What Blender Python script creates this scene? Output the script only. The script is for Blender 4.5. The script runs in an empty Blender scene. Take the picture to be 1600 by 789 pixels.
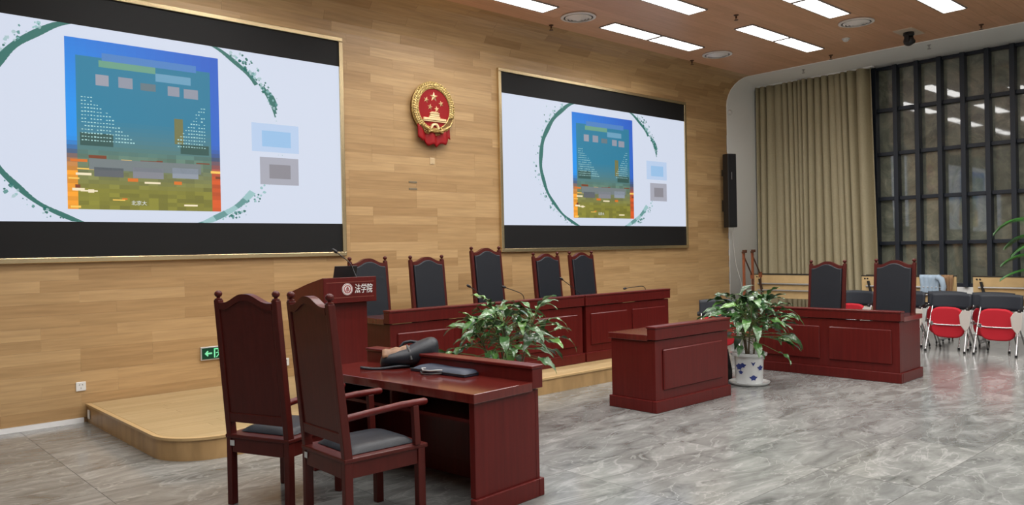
import bpy, bmesh, math, random
from mathutils import Vector, Matrix, Euler
random.seed(7)
PI = math.pi
scene = bpy.context.scene
COL = scene.collection

# ------------------------------------------------------------------ camera, world, exposure
FPX = 1229.87
CAM_AXES = ((0.73911601, 0.01779353, -0.67334308),
            (-0.67327403, -0.01051991, -0.73931821),
            (-0.02023859, 0.99978634, 0.00420449))
cam_data = bpy.data.cameras.new('camera')
cam_data.sensor_width = 36.0
cam_data.lens = FPX * 36.0 / 1600.0
cam_data.clip_end = 200
cam = bpy.data.objects.new('camera', cam_data)
COL.objects.link(cam)
cm = Matrix(CAM_AXES).to_4x4()
cm.translation = Vector((0, 0, 1.6))
cam.matrix_world = cm
scene.camera = cam
CAMPOS = Vector((0, 0, 1.6))
CAMROT = Matrix(CAM_AXES).transposed()

world = bpy.data.worlds.new('world')
scene.world = world
world.use_nodes = True
world.node_tree.nodes['Background'].inputs[0].default_value = (0.05, 0.055, 0.06, 1)
world.node_tree.nodes['Background'].inputs[1].default_value = 0.3

scene.view_settings.view_transform = 'Standard'
scene.view_settings.look = 'None'
scene.view_settings.exposure = 0.0
scene.view_settings.gamma = 1.0
scene.view_settings.use_curve_mapping = False
LAMP = 7.0           # radiance of the ceiling light diffusers
LAMP_W = 12.6        # watts of each panel's downward light

# ------------------------------------------------------------------ helpers
def project(p):
    c = CAMROT @ (Vector(p) - CAMPOS)
    d = -c.z
    if d < 0.1:
        return None
    return (800 + FPX * c.x / d, 394.5 - FPX * c.y / d, d)

def srgb(r, g, b):
    def f(c):
        c /= 255.0
        return c / 12.92 if c <= 0.04045 else ((c + 0.055) / 1.055) ** 2.4
    return (f(r), f(g), f(b), 1)

class MB:
    """collects shapes and links them as one mesh object"""
    def __init__(self):
        self.v = []; self.f = []; self.c = []
    def add(self, vs, fs, M=None, col=None):
        n = len(self.v)
        for p in vs:
            p = Vector(p)
            self.v.append(M @ p if M is not None else p)
        for f in fs:
            self.f.append([i + n for i in f]); self.c.append(col)
        return self
    def box(self, c, s, M=None, col=None):
        x, y, z = s[0] / 2, s[1] / 2, s[2] / 2
        vs = [(c[0] + a * x, c[1] + b * y, c[2] + d * z) for a in (-1, 1) for b in (-1, 1) for d in (-1, 1)]
        fs = [(0, 1, 3, 2), (4, 6, 7, 5), (0, 4, 5, 1), (2, 3, 7, 6), (0, 2, 6, 4), (1, 5, 7, 3)]
        return self.add(vs, fs, M, col)
    def span(self, x0, x1, y0, y1, z0, z1, M=None, col=None):
        return self.box(((x0 + x1) / 2, (y0 + y1) / 2, (z0 + z1) / 2), (x1 - x0, y1 - y0, z1 - z0), M, col)
    def prism(self, poly, d0, d1, axis='z', M=None, col=None):
        """poly of 2d points extruded from d0 to d1 along axis (x: (y,z); y: (x,z); z: (x,y))"""
        def P(a, b, d):
            return {'x': (d, a, b), 'y': (a, d, b), 'z': (a, b, d)}[axis]
        n = len(poly)
        vs = [P(a, b, d0) for a, b in poly] + [P(a, b, d1) for a, b in poly]
        fs = [list(range(n))[::-1], list(range(n, 2 * n))]
        for i in range(n):
            j = (i + 1) % n
            fs.append((i, j, n + j, n + i))
        return self.add(vs, fs, M, col)
    def flat(self, poly3, col=None, M=None):
        return self.add(poly3, [list(range(len(poly3)))], M, col)
    def tube(self, pts, r, seg=8, M=None, cap=True, col=None):
        pts = [Vector(p) for p in pts]
        n = len(pts)
        rs = r if isinstance(r, (list, tuple)) else [r] * n
        vs = []; fs = []
        up = None
        for i, p in enumerate(pts):
            t = (pts[min(i + 1, n - 1)] - pts[max(i - 1, 0)]).normalized()
            if up is None:
                up = Vector((0, 0, 1)) if abs(t.z) < 0.9 else Vector((1, 0, 0))
            a = t.cross(up).normalized(); b = a.cross(t).normalized(); up = b
            for k in range(seg):
                an = 2 * PI * k / seg
                vs.append(p + (a * math.cos(an) + b * math.sin(an)) * rs[i])
        for i in range(n - 1):
            for k in range(seg):
                k2 = (k + 1) % seg
                fs.append((i * seg + k, i * seg + k2, (i + 1) * seg + k2, (i + 1) * seg + k))
        if cap:
            fs.append(list(range(seg))[::-1]); fs.append([(n - 1) * seg + k for k in range(seg)])
        return self.add(vs, fs, M, col)
    def lathe(self, prof, seg=24, M=None, col=None):
        vs = []; fs = []
        n = len(prof)
        for r, z in prof:
            for k in range(seg):
                an = 2 * PI * k / seg
                vs.append((r * math.cos(an), r * math.sin(an), z))
        for i in range(n - 1):
            for k in range(seg):
                k2 = (k + 1) % seg
                fs.append((i * seg + k, i * seg + k2, (i + 1) * seg + k2, (i + 1) * seg + k))
        fs.append(list(range(seg))[::-1]); fs.append([(n - 1) * seg + k for k in range(seg)])
        return self.add(vs, fs, M, col)
    def ball(self, c, r, M=None, u=12, w=8, col=None):
        rx, ry, rz = r if isinstance(r, (list, tuple)) else (r, r, r)
        vs = []; fs = []
        for i in range(w + 1):
            th = PI * i / w
            for k in range(u):
                ph = 2 * PI * k / u
                vs.append((c[0] + rx * max(math.sin(th), 1e-3) * math.cos(ph), c[1] + ry * max(math.sin(th), 1e-3) * math.sin(ph), c[2] - rz * math.cos(th)))
        for i in range(w):
            for k in range(u):
                k2 = (k + 1) % u
                fs.append((i * u + k, i * u + k2, (i + 1) * u + k2, (i + 1) * u + k))
        return self.add(vs, fs, M, col)
    def grid(self, fn, nu, nv, M=None, col=None):
        vs = [fn(i / nu, j / nv) for i in range(nu + 1) for j in range(nv + 1)]
        fs = [(i * (nv + 1) + j, (i + 1) * (nv + 1) + j, (i + 1) * (nv + 1) + j + 1, i * (nv + 1) + j + 1) for i in range(nu) for j in range(nv)]
        return self.add(vs, fs, M, col)
    def build(self, name, mat, parent=None, smooth=None, bevel=0, seg=2, solid=0, subd=0, mats=None):
        me = bpy.data.meshes.new(name)
        me.from_pydata([tuple(p) for p in self.v], [], self.f)
        me.materials.append(mat)
        if any(c is not None for c in self.c):
            at = me.color_attributes.new('col', 'FLOAT_COLOR', 'CORNER')
            k = 0
            for p, c in zip(me.polygons, self.c):
                cc = c or (0, 0, 0, 1)
                for _ in range(p.loop_total):
                    at.data[k].color = cc; k += 1
        bm = bmesh.new(); bm.from_mesh(me)
        if not any(c is not None for c in self.c):
            bmesh.ops.recalc_face_normals(bm, faces=bm.faces)
        bm.to_mesh(me); bm.free()
        o = bpy.data.objects.new(name, me)
        COL.objects.link(o)
        if parent is not None:
            o.parent = parent
        if smooth is not None:
            me.polygons.foreach_set('use_smooth', [True] * len(me.polygons))
            me.set_sharp_from_angle(angle=math.radians(smooth))
        if solid:
            m = o.modifiers.new('solid', 'SOLIDIFY'); m.thickness = solid; m.offset = 0
        if subd:
            m = o.modifiers.new('sub', 'SUBSURF'); m.levels = subd; m.render_levels = subd
        if bevel:
            m = o.modifiers.new('bev', 'BEVEL'); m.width = bevel; m.segments = seg; m.limit_method = 'ANGLE'
            m.angle_limit = math.radians(40)
        return o

def tag(o, label=None, cat=None, group=None, kind=None):
    if label: o['label'] = label
    if cat: o['category'] = cat
    if group: o['group'] = group
    if kind: o['kind'] = kind
    return o

def empty(name, loc, rz=0, label=None, cat=None, group=None):
    o = bpy.data.objects.new(name, None)
    o.empty_display_size = 0.1
    COL.objects.link(o)
    o.location = loc; o.rotation_euler = (0, 0, rz)
    return tag(o, label, cat, group)

def copy_tree(o, parent=None):
    c = o.copy(); COL.objects.link(c)
    if parent is not None: c.parent = parent
    for ch in o.children: copy_tree(ch, c)
    return c

def rot(rx=0, ry=0, rz=0, loc=(0, 0, 0)):
    return Matrix.Translation(loc) @ Euler((rx, ry, rz)).to_matrix().to_4x4()

# ------------------------------------------------------------------ materials
def nt(name):
    m = bpy.data.materials.new(name); m.use_nodes = True
    t = m.node_tree
    return m, t, t.nodes['Principled BSDF']

def N(t, typ, **kw):
    n = t.nodes.new(typ)
    for k, v in kw.items(): setattr(n, k, v)
    return n

def ramp(t, fac, stops):
    n = N(t, 'ShaderNodeValToRGB')
    e = n.color_ramp.elements
    while len(e) < len(stops): e.new(0.5)
    for i, (p, c) in enumerate(stops):
        e[i].position = p; e[i].color = c
    t.links.new(fac, n.inputs[0])
    return n.outputs[0]

def plain(name, col, rough=0.5, metal=0.0, coat=0.0, noise=0.0, scale=20.0, bump=0.0, emit=None, spec=None, trans=0.0):
    m, t, b = nt(name)
    b.inputs['Roughness'].default_value = rough
    b.inputs['Metallic'].default_value = metal
    b.inputs['Coat Weight'].default_value = coat
    b.inputs['Coat Roughness'].default_value = 0.12
    if spec is not None: b.inputs['Specular IOR Level'].default_value = spec
    b.inputs['Base Color'].default_value = col
    if noise or bump:
        tc = N(t, 'ShaderNodeTexCoord')
        nz = N(t, 'ShaderNodeTexNoise'); nz.inputs['Scale'].default_value = scale; nz.inputs['Detail'].default_value = 4
        t.links.new(tc.outputs['Object'], nz.inputs['Vector'])
        if noise:
            lo = tuple(c * (1 - noise) for c in col[:3]) + (1,)
            hi = tuple(min(1, c * (1 + noise)) for c in col[:3]) + (1,)
            t.links.new(ramp(t, nz.outputs['Fac'], [(0.3, lo), (0.7, hi)]), b.inputs['Base Color'])
        if bump:
            bp = N(t, 'ShaderNodeBump'); bp.inputs['Strength'].default_value = bump; bp.inputs['Distance'].default_value = 0.01
            t.links.new(nz.outputs['Fac'], bp.inputs['Height']); t.links.new(bp.outputs[0], b.inputs['Normal'])
    if emit:
        b.inputs['Emission Color'].default_value = emit[0]; b.inputs['Emission Strength'].default_value = emit[1]
    return m

def tone_nodes(t):
    a = N(t, 'ShaderNodeAttribute', attribute_type='OBJECT', attribute_name='tone')
    g = N(t, 'ShaderNodeAttribute', attribute_type='GEOMETRY', attribute_name='tone')
    s = N(t, 'ShaderNodeMath', operation='ADD')
    t.links.new(a.outputs['Fac'], s.inputs[0]); t.links.new(g.outputs['Fac'], s.inputs[1])
    return s.outputs[0]

def world_pos(t, scale, tone=None, amount=37.0):
    g = N(t, 'ShaderNodeNewGeometry')
    v = N(t, 'ShaderNodeVectorMath', operation='MULTIPLY'); v.inputs[1].default_value = scale
    t.links.new(g.outputs['Position'], v.inputs[0])
    out = v.outputs[0]
    if tone is not None:
        k = N(t, 'ShaderNodeMath', operation='MULTIPLY'); k.inputs[1].default_value = amount
        t.links.new(tone, k.inputs[0])
        a = N(t, 'ShaderNodeVectorMath', operation='ADD')
        t.links.new(out, a.inputs[0]); t.links.new(k.outputs[0], a.inputs[1])
        out = a.outputs[0]
    return out

def plank_wood(name, stops, rough=0.42, grain=0.28, scale=(0.9, 16, 16), coat=0.1):
    m, t, b = nt(name)
    tone = tone_nodes(t)
    base = ramp(t, tone, stops)
    nz = N(t, 'ShaderNodeTexNoise'); nz.inputs['Scale'].default_value = 2.2; nz.inputs['Detail'].default_value = 5
    t.links.new(world_pos(t, scale, tone), nz.inputs['Vector'])
    gr = ramp(t, nz.outputs['Fac'], [(0.3, (1 - grain, 1 - grain * 1.05, 1 - grain * 1.15, 1)), (0.65, (1, 1, 1, 1))])
    mx = N(t, 'ShaderNodeMix', data_type='RGBA', blend_type='MULTIPLY'); mx.inputs[0].default_value = 1
    t.links.new(base, mx.inputs[6]); t.links.new(gr, mx.inputs[7])
    t.links.new(mx.outputs[2], b.inputs['Base Color'])
    b.inputs['Roughness'].default_value = rough
    b.inputs['Coat Weight'].default_value = coat; b.inputs['Coat Roughness'].default_value = 0.25
    return m

def furniture_wood(name, dark, light, rough=0.3, coat=0.35):
    m, t, b = nt(name)
    tc = N(t, 'ShaderNodeTexCoord')
    mp = N(t, 'ShaderNodeMapping'); mp.inputs['Scale'].default_value = (14, 14, 0.7)
    t.links.new(tc.outputs['Object'], mp.inputs[0])
    nz = N(t, 'ShaderNodeTexNoise'); nz.inputs['Scale'].default_value = 2.5; nz.inputs['Detail'].default_value = 4
    t.links.new(mp.outputs[0], nz.inputs['Vector'])
    t.links.new(ramp(t, nz.outputs['Fac'], [(0.25, dark), (0.75, light)]), b.inputs['Base Color'])
    b.inputs['Roughness'].default_value = rough
    b.inputs['Coat Weight'].default_value = coat; b.inputs['Coat Roughness'].default_value = 0.15
    b.inputs['Specular IOR Level'].default_value = 0.22
    return m

def marble(name, stops, vein, rough, scale=(0.5, 1.0, 1.0), vscale=1.0, coat=0.0, spec=0.5):
    m, t, b = nt(name)
    tone = tone_nodes(t)
    p = world_pos(t, scale, tone)
    n1 = N(t, 'ShaderNodeTexNoise'); n1.inputs['Scale'].default_value = 1.6 * vscale; n1.inputs['Detail'].default_value = 8; n1.inputs['Roughness'].default_value = 0.62; n1.inputs['Distortion'].default_value = 1.2
    t.links.new(p, n1.inputs['Vector'])
    base = ramp(t, n1.outputs['Fac'], stops)
    n2 = N(t, 'ShaderNodeTexNoise'); n2.inputs['Scale'].default_value = 0.9 * vscale; n2.inputs['Detail'].default_value = 6; n2.inputs['Distortion'].default_value = 2.5
    t.links.new(p, n2.inputs['Vector'])
    s = N(t, 'ShaderNodeMath', operation='SUBTRACT'); s.inputs[1].default_value = 0.5
    t.links.new(n2.outputs['Fac'], s.inputs[0])
    ab = N(t, 'ShaderNodeMath', operation='ABSOLUTE'); t.links.new(s.outputs[0], ab.inputs[0])
    vf = ramp(t, ab.outputs[0], [(0.0, (vein[1],) * 3 + (1,)), (0.018, (0, 0, 0, 1))])
    mx = N(t, 'ShaderNodeMix', data_type='RGBA'); mx.inputs[7].default_value = vein[0]
    t.links.new(vf, mx.inputs[0]); t.links.new(base, mx.inputs[6])
    # slab to slab brightness
    tr = ramp(t, tone, [(0, (0.86, 0.86, 0.86, 1)), (1, (1.08, 1.07, 1.05, 1))])
    m2 = N(t, 'ShaderNodeMix', data_type='RGBA', blend_type='MULTIPLY'); m2.inputs[0].default_value = 1
    t.links.new(mx.outputs[2], m2.inputs[6]); t.links.new(tr, m2.inputs[7])
    t.links.new(m2.outputs[2], b.inputs['Base Color'])
    b.inputs['Roughness'].default_value = rough
    b.inputs['Coat Weight'].default_value = coat; b.inputs['Coat Roughness'].default_value = 0.03
    b.inputs['Coat IOR'].default_value = 1.9
    b.inputs['Specular IOR Level'].default_value = spec
    return m

def vcol_emit(name, strength=1.0):
    m, t, b = nt(name)
    a = N(t, 'ShaderNodeAttribute', attribute_type='GEOMETRY', attribute_name='col')
    b.inputs['Base Color'].default_value = (0.01, 0.01, 0.01, 1)
    b.inputs['Roughness'].default_value = 0.6
    t.links.new(a.outputs['Color'], b.inputs['Emission Color'])
    b.inputs['Emission Strength'].default_value = strength
    return m

M = {}
M['wall_wood'] = plank_wood('wall_wood', [(0, (0.42, 0.255, 0.112, 1)), (0.5, (0.49, 0.31, 0.142, 1)), (1, (0.56, 0.365, 0.175, 1))], grain=0.2)
M['ceil_wood'] = plank_wood('ceiling_wood', [(0, (0.68, 0.375, 0.215, 1)), (1, (0.76, 0.43, 0.26, 1))], grain=0.12)
M['deck_wood'] = plank_wood('platform_wood', [(0, (0.40, 0.285, 0.14, 1)), (1, (0.46, 0.335, 0.175, 1))], rough=0.4, grain=.15)
M['edge_wood'] = plank_wood('platform_side_wood', [(0, (0.48, 0.30, 0.13, 1)), (1, (0.55, 0.35, 0.16, 1))], rough=0.4, scale=(4, 4, 1))
M['backing'] = plain('dark_backing', (0.30, 0.18, 0.09, 1), 0.8)
M['floor'] = marble('grey_marble', [(0.30, (0.098, 0.102, 0.097, 1)), (0.43, (0.165, 0.169, 0.163, 1)), (0.57, (0.225, 0.23, 0.222, 1)), (0.72, (0.33, 0.335, 0.325, 1))], ((0.42, 0.425, 0.415, 1), 0.4), 0.17, scale=(1.1, 2.6, 1))
M['grout'] = plain('grout', (0.22, 0.21, 0.19, 1), 0.8)
M['stone'] = marble('olive_marble', [(0.28, (0.085, 0.10, 0.08, 1)), (0.5, (0.175, 0.195, 0.155, 1)), (0.64, (0.26, 0.275, 0.215, 1)), (0.76, (0.48, 0.48, 0.38, 1))], ((0.36, 0.33, 0.24, 1), 0.25), 0.25, scale=(1, 1, 1), vscale=1.3, coat=1.0)
M['mahogany'] = furniture_wood('mahogany', (0.076, 0.0066, 0.0056, 1), (0.104, 0.0098, 0.0082, 1), rough=0.33, coat=0.12)
M['mahogany_dark'] = furniture_wood('mahogany_dark', (0.060, 0.0082, 0.0062, 1), (0.082, 0.012, 0.0092, 1), rough=0.36, coat=0.1)
M['leather'] = plain('black_leather', (0.012, 0.0145, 0.020, 1), 0.42, bump=0.15, scale=160, spec=0.35)
M['white'] = plain('white_paint', (0.88, 0.89, 0.87, 1), 0.6)
M['white_plastic'] = plain('white_plastic', (0.75, 0.75, 0.73, 1), 0.4)
M['grey_plastic'] = plain('grey_plastic', (0.35, 0.35, 0.35, 1), 0.5)
M['paper_tag'] = plain('asset_tag', (0.55, 0.57, 0.58, 1), 0.5)
M['gold'] = plain('champagne_gold', (0.62, 0.50, 0.30, 1), 0.25, metal=0.9)
M['gold_relief'] = plain('gilt_relief', (0.62, 0.42, 0.16, 1), 0.35, metal=0.45, noise=0.75, scale=70)
M['gold_bright'] = plain('bright_gilt', (0.90, 0.70, 0.38, 1), 0.3, metal=0.3)
M['red_enamel'] = plain('red_enamel', (0.30, 0.006, 0.009, 1), 0.4, spec=0.25)
M['screen_black'] = plain('screen_black', (0.012, 0.012, 0.0125, 1), 0.6, spec=0.2)
M['slide'] = vcol_emit('slide_light')
M['lamp'] = plain('lamp_diffuser', (0.8, 0.8, 0.8, 1), 0.5, emit=((1.0, 0.985, 0.96, 1), LAMP))
M['lamp_frame'] = plain('lamp_frame', (0.30, 0.28, 0.27, 1), 0.4)
M['vent'] = plain('vent_enamel', (0.82, 0.78, 0.74, 1), 0.4)
M['dark_gap'] = plain('dark_gap', (0.012, 0.011, 0.01, 1), 0.8)
M['black'] = plain('black_plastic', (0.012, 0.012, 0.013, 1), 0.45)
M['black_cloth'] = plain('speaker_cloth', (0.006, 0.006, 0.007, 1), 0.8)
M['chrome'] = plain('chrome', (0.62, 0.62, 0.62, 1), 0.25, metal=0.9)
M['steel'] = plain('grey_steel', (0.42, 0.42, 0.42, 1), 0.4, metal=0.5)
M['red_fabric'] = plain('red_fabric', (0.48, 0.008, 0.02, 1), 0.8, bump=0.2, scale=200)
M['mesh_back'] = plain('black_mesh_back', (0.020, 0.024, 0.032, 1), 0.5, spec=0.3)
M['tablet'] = plain('tablet_laminate', (0.52, 0.48, 0.44, 1), 0.45)
M['maple'] = plain('maple_laminate', (0.58, 0.41, 0.20, 1), 0.45, noise=0.08, scale=6)
M['dark_edge'] = plain('dark_edge_band', (0.03, 0.028, 0.022, 1), 0.5)
M['orange_wood'] = plain('orange_wood', (0.25, 0.07, 0.028, 1), 0.45, noise=0.2, scale=12)
M['frame_dark'] = plain('mullion_paint', (0.016, 0.022, 0.034, 1), 0.45)
M['curtain'] = plain('curtain_cloth', (0.44, 0.385, 0.25, 1), 0.9, noise=0.05, scale=40)
M['leaf'] = None
M['soil'] = plain('soil', (0.05, 0.035, 0.022, 1), 0.95, noise=0.4, scale=40, bump=0.5)
M['bark'] = plain('plant_stem', (0.11, 0.085, 0.05, 1), 0.8, noise=0.3, scale=30)
M['petiole'] = plain('petiole', (0.10, 0.16, 0.045, 1), 0.5)
M['porcelain'] = plain('porcelain', (0.72, 0.74, 0.74, 1), 0.15, coat=0.4)
M['cobalt'] = plain('cobalt_glaze', (0.03, 0.05, 0.22, 1), 0.2)
M['navy_cloth'] = plain('navy_nylon', (0.022, 0.03, 0.052, 1), 0.55, bump=0.25, scale=300)
M['brown_leather'] = plain('tan_leather', (0.22, 0.12, 0.065, 1), 0.6, noise=0.3, scale=25)
M['sign_green'] = plain('sign_green', (0.004, 0.035, 0.018, 1), 0.3, emit=((0.004, 0.04, 0.02, 1), 0.4))
M['sign_glow'] = plain('sign_glow', (0.2, 0.7, 0.4, 1), 0.4, emit=((0.16, 0.62, 0.33, 1), 0.42))
M['silver'] = plain('silver_trim', (0.6, 0.6, 0.58, 1), 0.35, metal=0.4)
M['ink_white'] = plain('white_letters', (0.75, 0.75, 0.74, 1), 0.5)
M['seal_red'] = plain('seal_red', (0.30, 0.03, 0.03, 1), 0.5)
M['shirt_blue'] = plain('pale_blue_cotton', (0.36, 0.46, 0.56, 1), 0.9, noise=0.08, scale=10)
M['brown_cloth'] = plain('brown_cotton', (0.26, 0.15, 0.075, 1), 0.9, noise=0.15, scale=10)
M['line'] = plain('engraved_line', (0.22, 0.06, 0.04, 1), 0.35)

def leaf_mat():
    m, t, b = nt('glossy_leaf')
    oi = N(t, 'ShaderNodeObjectInfo')
    c = ramp(t, oi.outputs['Random'], [(0, (0.016, 0.05, 0.014, 1)), (0.55, (0.035, 0.10, 0.026, 1)), (0.85, (0.055, 0.15, 0.03, 1)), (1, (0.11, 0.23, 0.05, 1))])
    t.links.new(c, b.inputs['Base Color'])
    b.inputs['Roughness'].default_value = 0.28
    b.inputs['Coat Weight'].default_value = 0.25
    return m
M['leaf'] = leaf_mat()
M['palm'] = plain('palm_leaf', (0.03, 0.13, 0.02, 1), 0.4, noise=0.4, scale=3)

# ------------------------------------------------------------------ the setting
YW = 8.49            # long timber wall
XE = 13.45           # end of the timber lining
XW = 14.78           # window wall
ZC = 4.80            # ceiling
RC = 0.51            # radius where the timber wall rolls into the ceiling
XL, YB = -5.0, -6.0
UNIT = MB().box((0, 0, 0), (1, 1, 1))
_um = {}
def unit_mesh(mat):
    if mat.name not in _um:
        o = UNIT.build('piece', mat)
        _um[mat.name] = o.data
        bpy.data.objects.remove(o)
    return _um[mat.name]

def pieces(name, parent, boxes, mat, limit=300, rest='more_pieces'):
    """boxes: (centre, size, rot_x); the largest in view become objects, the rest one stuff mesh"""
    def score(b):
        p = project(b[0])
        if p is None: return 0
        on = -150 < p[0] < 1750 and -100 < p[1] < 900
        return (b[1][0] * max(b[1][1], b[1][2]) / p[2] ** 2) if on else 0
    ranked = sorted(boxes, key=lambda b: -score(b))
    n = 0
    me = unit_mesh(mat)
    left = []
    for b in ranked:
        if n < limit and score(b) > 0:
            o = bpy.data.objects.new(name, me); COL.objects.link(o)
            o.location = b[0]; o.scale = b[1]; o.rotation_euler = (b[2], 0, 0); o.parent = parent
            o['tone'] = random.random(); n += 1
        else:
            left.append(b)
    if left:
        mb = MB(); tones = []
        for c, s, rx in left:
            mb.box((0, 0, 0), s, rot(rx, 0, 0, c)); tones += [random.random()] * 6
        o = mb.build(rest, mat, parent); o['kind'] = 'stuff'
        at = o.data.attributes.new('tone', 'FLOAT', 'FACE')
        at.data.foreach_set('value', tones)
    return n

# floor
fl = tag(MB().span(XL, XW + .2, YB, YW + .2, -0.15, -0.011).build('floor', M['grout']), 'grey polished marble tile floor', None, None, 'structure')
tiles = []
TX, TY = 1.28, 0.64
for i in range(-5, 13):
    for j in range(-14, 11):
        x0, y0 = -1.05 + i * TX, 2.02 + j * TY
        x1, y1 = x0 + TX, y0 + TY
        x0, x1 = max(x0, XL), min(x1, XW + .1); y0, y1 = max(y0, YB), min(y1, YW)
        if x1 - x0 < .05 or y1 - y0 < .05: continue
        tiles.append((((x0 + x1) / 2, (y0 + y1) / 2, -0.0055), (x1 - x0 - .003, y1 - y0 - .003, 0.011), 0))
pieces('tile', fl, tiles, M['floor'], 300, 'more_tiles')

# timber wall and its rolled corner
SCR = [(0.42, 4.92, 1.61, 4.16), (7.55, 12.0, 1.61, 4.16)]      # inner screen rectangles x0,x1,z0,z1
wm = MB().span(XL, XE, YW + .012, YW + .2, 0, ZC - RC)
arc = [(YW - RC + (RC + .012) * math.cos(a), ZC - RC + (RC + .012) * math.sin(a)) for a in [PI / 2 * k / 10 for k in range(11)]]
arco = [(YW - RC + (RC + .2) * math.cos(a), ZC - RC + (RC + .2) * math.sin(a)) for a in [PI / 2 * k / 10 for k in range(10, -1, -1)]]
wm.prism(arc + arco, XL, XE, 'x')
wall_main = tag(wm.build('wall_main', M['backing']), 'pale timber plank wall with the screens on it', None, None, 'structure')
pl = []
PH = 0.1115
rows = int((ZC - RC - .05) / PH)
PH = (ZC - RC - .05) / rows
for r in range(rows):
    zc = .05 + (r + .5) * PH
    x = XL - .335 * random.randint(0, 3)
    while x < XE:
        L = .335 * random.choice((2, 3, 3, 4))
        a, b = max(x, XL), min(x + L, XE); x += L
        if b - a < .04: continue
        if any(a > s[0] and b < s[1] and zc - PH > s[2] and zc + PH < s[3] for s in SCR): continue
        pl.append((((a + b) / 2, YW + .006, zc), (b - a - .0008, .012, PH - .0008), 0))
for k in range(7):
    a = PI / 2 * (k + .5) / 7
    cy, cz = YW - RC + (RC + .006) * math.cos(a), ZC - RC + (RC + .006) * math.sin(a)
    x = XL + random.uniform(-1, 0)
    while x < XE:
        L = .335 * random.choice((2, 3, 4))
        p0, p1 = max(x, XL), min(x + L, XE); x += L
        if p1 - p0 < .04: continue
        pl.append((((p0 + p1) / 2, cy, cz), (p1 - p0 - .002, .013, RC * PI / 14 + .002), a))
pieces('plank', wall_main, pl, M['wall_wood'], 300, 'more_planks')

# ceiling
ce = tag(MB().span(XL, XE, YB, YW - RC, ZC + .012, ZC + .2).build('ceiling', M['backing']), 'reddish timber plank ceiling', None, None, 'structure')
cp = []
PW = 0.162
y = YW - RC - .004
while y > YB:
    y0 = max(y - PW, YB)
    x = XL + random.uniform(-1.5, 0)
    while x < XE:
        L = random.choice((1.3, 1.6, 1.9, 2.2))
        a, b = max(x, XL), min(x + L, XE); x += L
        if b - a < .04: continue
        cp.append((((a + b) / 2, (y + y0) / 2, ZC + .006), (b - a - .002, y - y0 - .0012, .012), 0))
    y -= PW
pieces('plank', ce, cp, M['ceil_wood'], 300, 'more_planks')

# white reveal between timber lining and window wall: rounded at the timber, square at the window
rv = MB()
def prof(rad, n=14):
    pts = [(YW, 0.0)]
    for k in range(n + 1):
        a = PI / 2 * k / n
        pts.append((YW - rad + rad * math.cos(a), ZC - rad + rad * math.sin(a)))
    pts.append((YB, ZC))
    return pts
secs = [(XE, RC), (XE + .02, RC - .01), (XE + .25, .40), (XE + .6, .24), (XE + 1.0, .10), (XW + .1, .015)]
vs = []; fs = []
for x, rad in secs: vs += [(x, a, b) for a, b in prof(rad)]
n = len(prof(.1))
for i in range(len(secs) - 1):
    for k in range(n - 1):
        fs.append((i * n + k, i * n + k + 1, (i + 1) * n + k + 1, (i + 1) * n + k))
rv.add(vs, fs)
tag(rv.build('trim_1', M['white'], smooth=40, solid=0.02), 'white curved reveal between the timber lining and the window', None, None, 'structure')
tag(MB().span(XE, XW + .2, YW + .015, YW + .2, 0, ZC + .2).build('wall_reveal', M['white']), 'white plaster behind the reveal', None, None, 'structure')

# window wall
wz = tag(MB().span(XW + .12, XW + .3, YB, YW, 0, ZC + .2).build('wall_window', M['white']), 'white wall carrying the dark window grid', None, None, 'structure')
sill = tag(MB().span(XW - .02, XW + .12, YB, YW, 0, .80).build('trim_2', M['white'], bevel=.005), 'low white ledge under the window grid', None, None, 'structure')
win = tag(MB().span(XW + .09, XW + .12, .2, YW - .02, .80, ZC).build('window_1', M['frame_dark']), 'tall dark window grid with marbled panes', None, None, 'structure')
MUL = [6.19 - .3705 * k for k in range(-2, 17)]
TRZ = [.83, 1.57, 2.385, 3.20, 4.0, ZC - .03]
mul_me = None
for yv in MUL:
    if mul_me is None:
        o = MB().box((0, 0, (ZC + .80) / 2), (.17, .075, ZC - .80)).build('mullion', M['frame_dark'], win, bevel=.004)
        mul_me = o
    else:
        o = mul_me.copy(); COL.objects.link(o)
    o.location = (XW + .005, yv, 0)
tr_me = None
for i in range(len(MUL) - 1):
    yc = (MUL[i] + MUL[i + 1]) / 2
    for z in TRZ:
        if tr_me is None:
            o = tr_me = MB().box((0, 0, 0), (.11, .2955, .065)).build('transom', M['frame_dark'], win, bevel=.004)
        else:
            o = tr_me.copy(); COL.objects.link(o)
        o.location = (XW + .035, yc, z)
    for a, b in zip(TRZ[:-1], TRZ[1:]):
        o = bpy.data.objects.new('pane', unit_mesh(M['stone'])); COL.objects.link(o); o.parent = win
        o.location = (XW + .08, yc, (a + b) / 2); o.scale = (.02, .30, b - a - .06)
        o.rotation_euler = (0, random.uniform(-.004, .004), random.uniform(-.006, .006))
        o['tone'] = random.random()

# remaining enclosing walls behind the camera
tag(MB().span(XL - .2, XL, YB, YW + .2, 0, ZC + .2).build('wall_left', M['white']), 'plain white end wall', None, None, 'structure')
tag(MB().span(XL - .2, XW + .3, YB - .2, YB, 0, ZC + .2).build('wall_back', M['white']), 'plain white wall behind the camera', None, None, 'structure')
tag(MB().span(XL, 2.05, YW - .012, YW + .012, 0, .048).build('baseboard_main', plain('skirting', (.8, .8, .8, 1), .35)), 'thin white skirting strip under the timber wall', None, None, 'structure')
tag(MB().span(9.15, XE, YW - .012, YW + .012, 0, .048).build('baseboard_main_far', plain('skirting_far', (.45, .40, .33, 1), .4)), 'thin skirting strip at the far end of the timber wall', None, None, 'structure')

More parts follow.
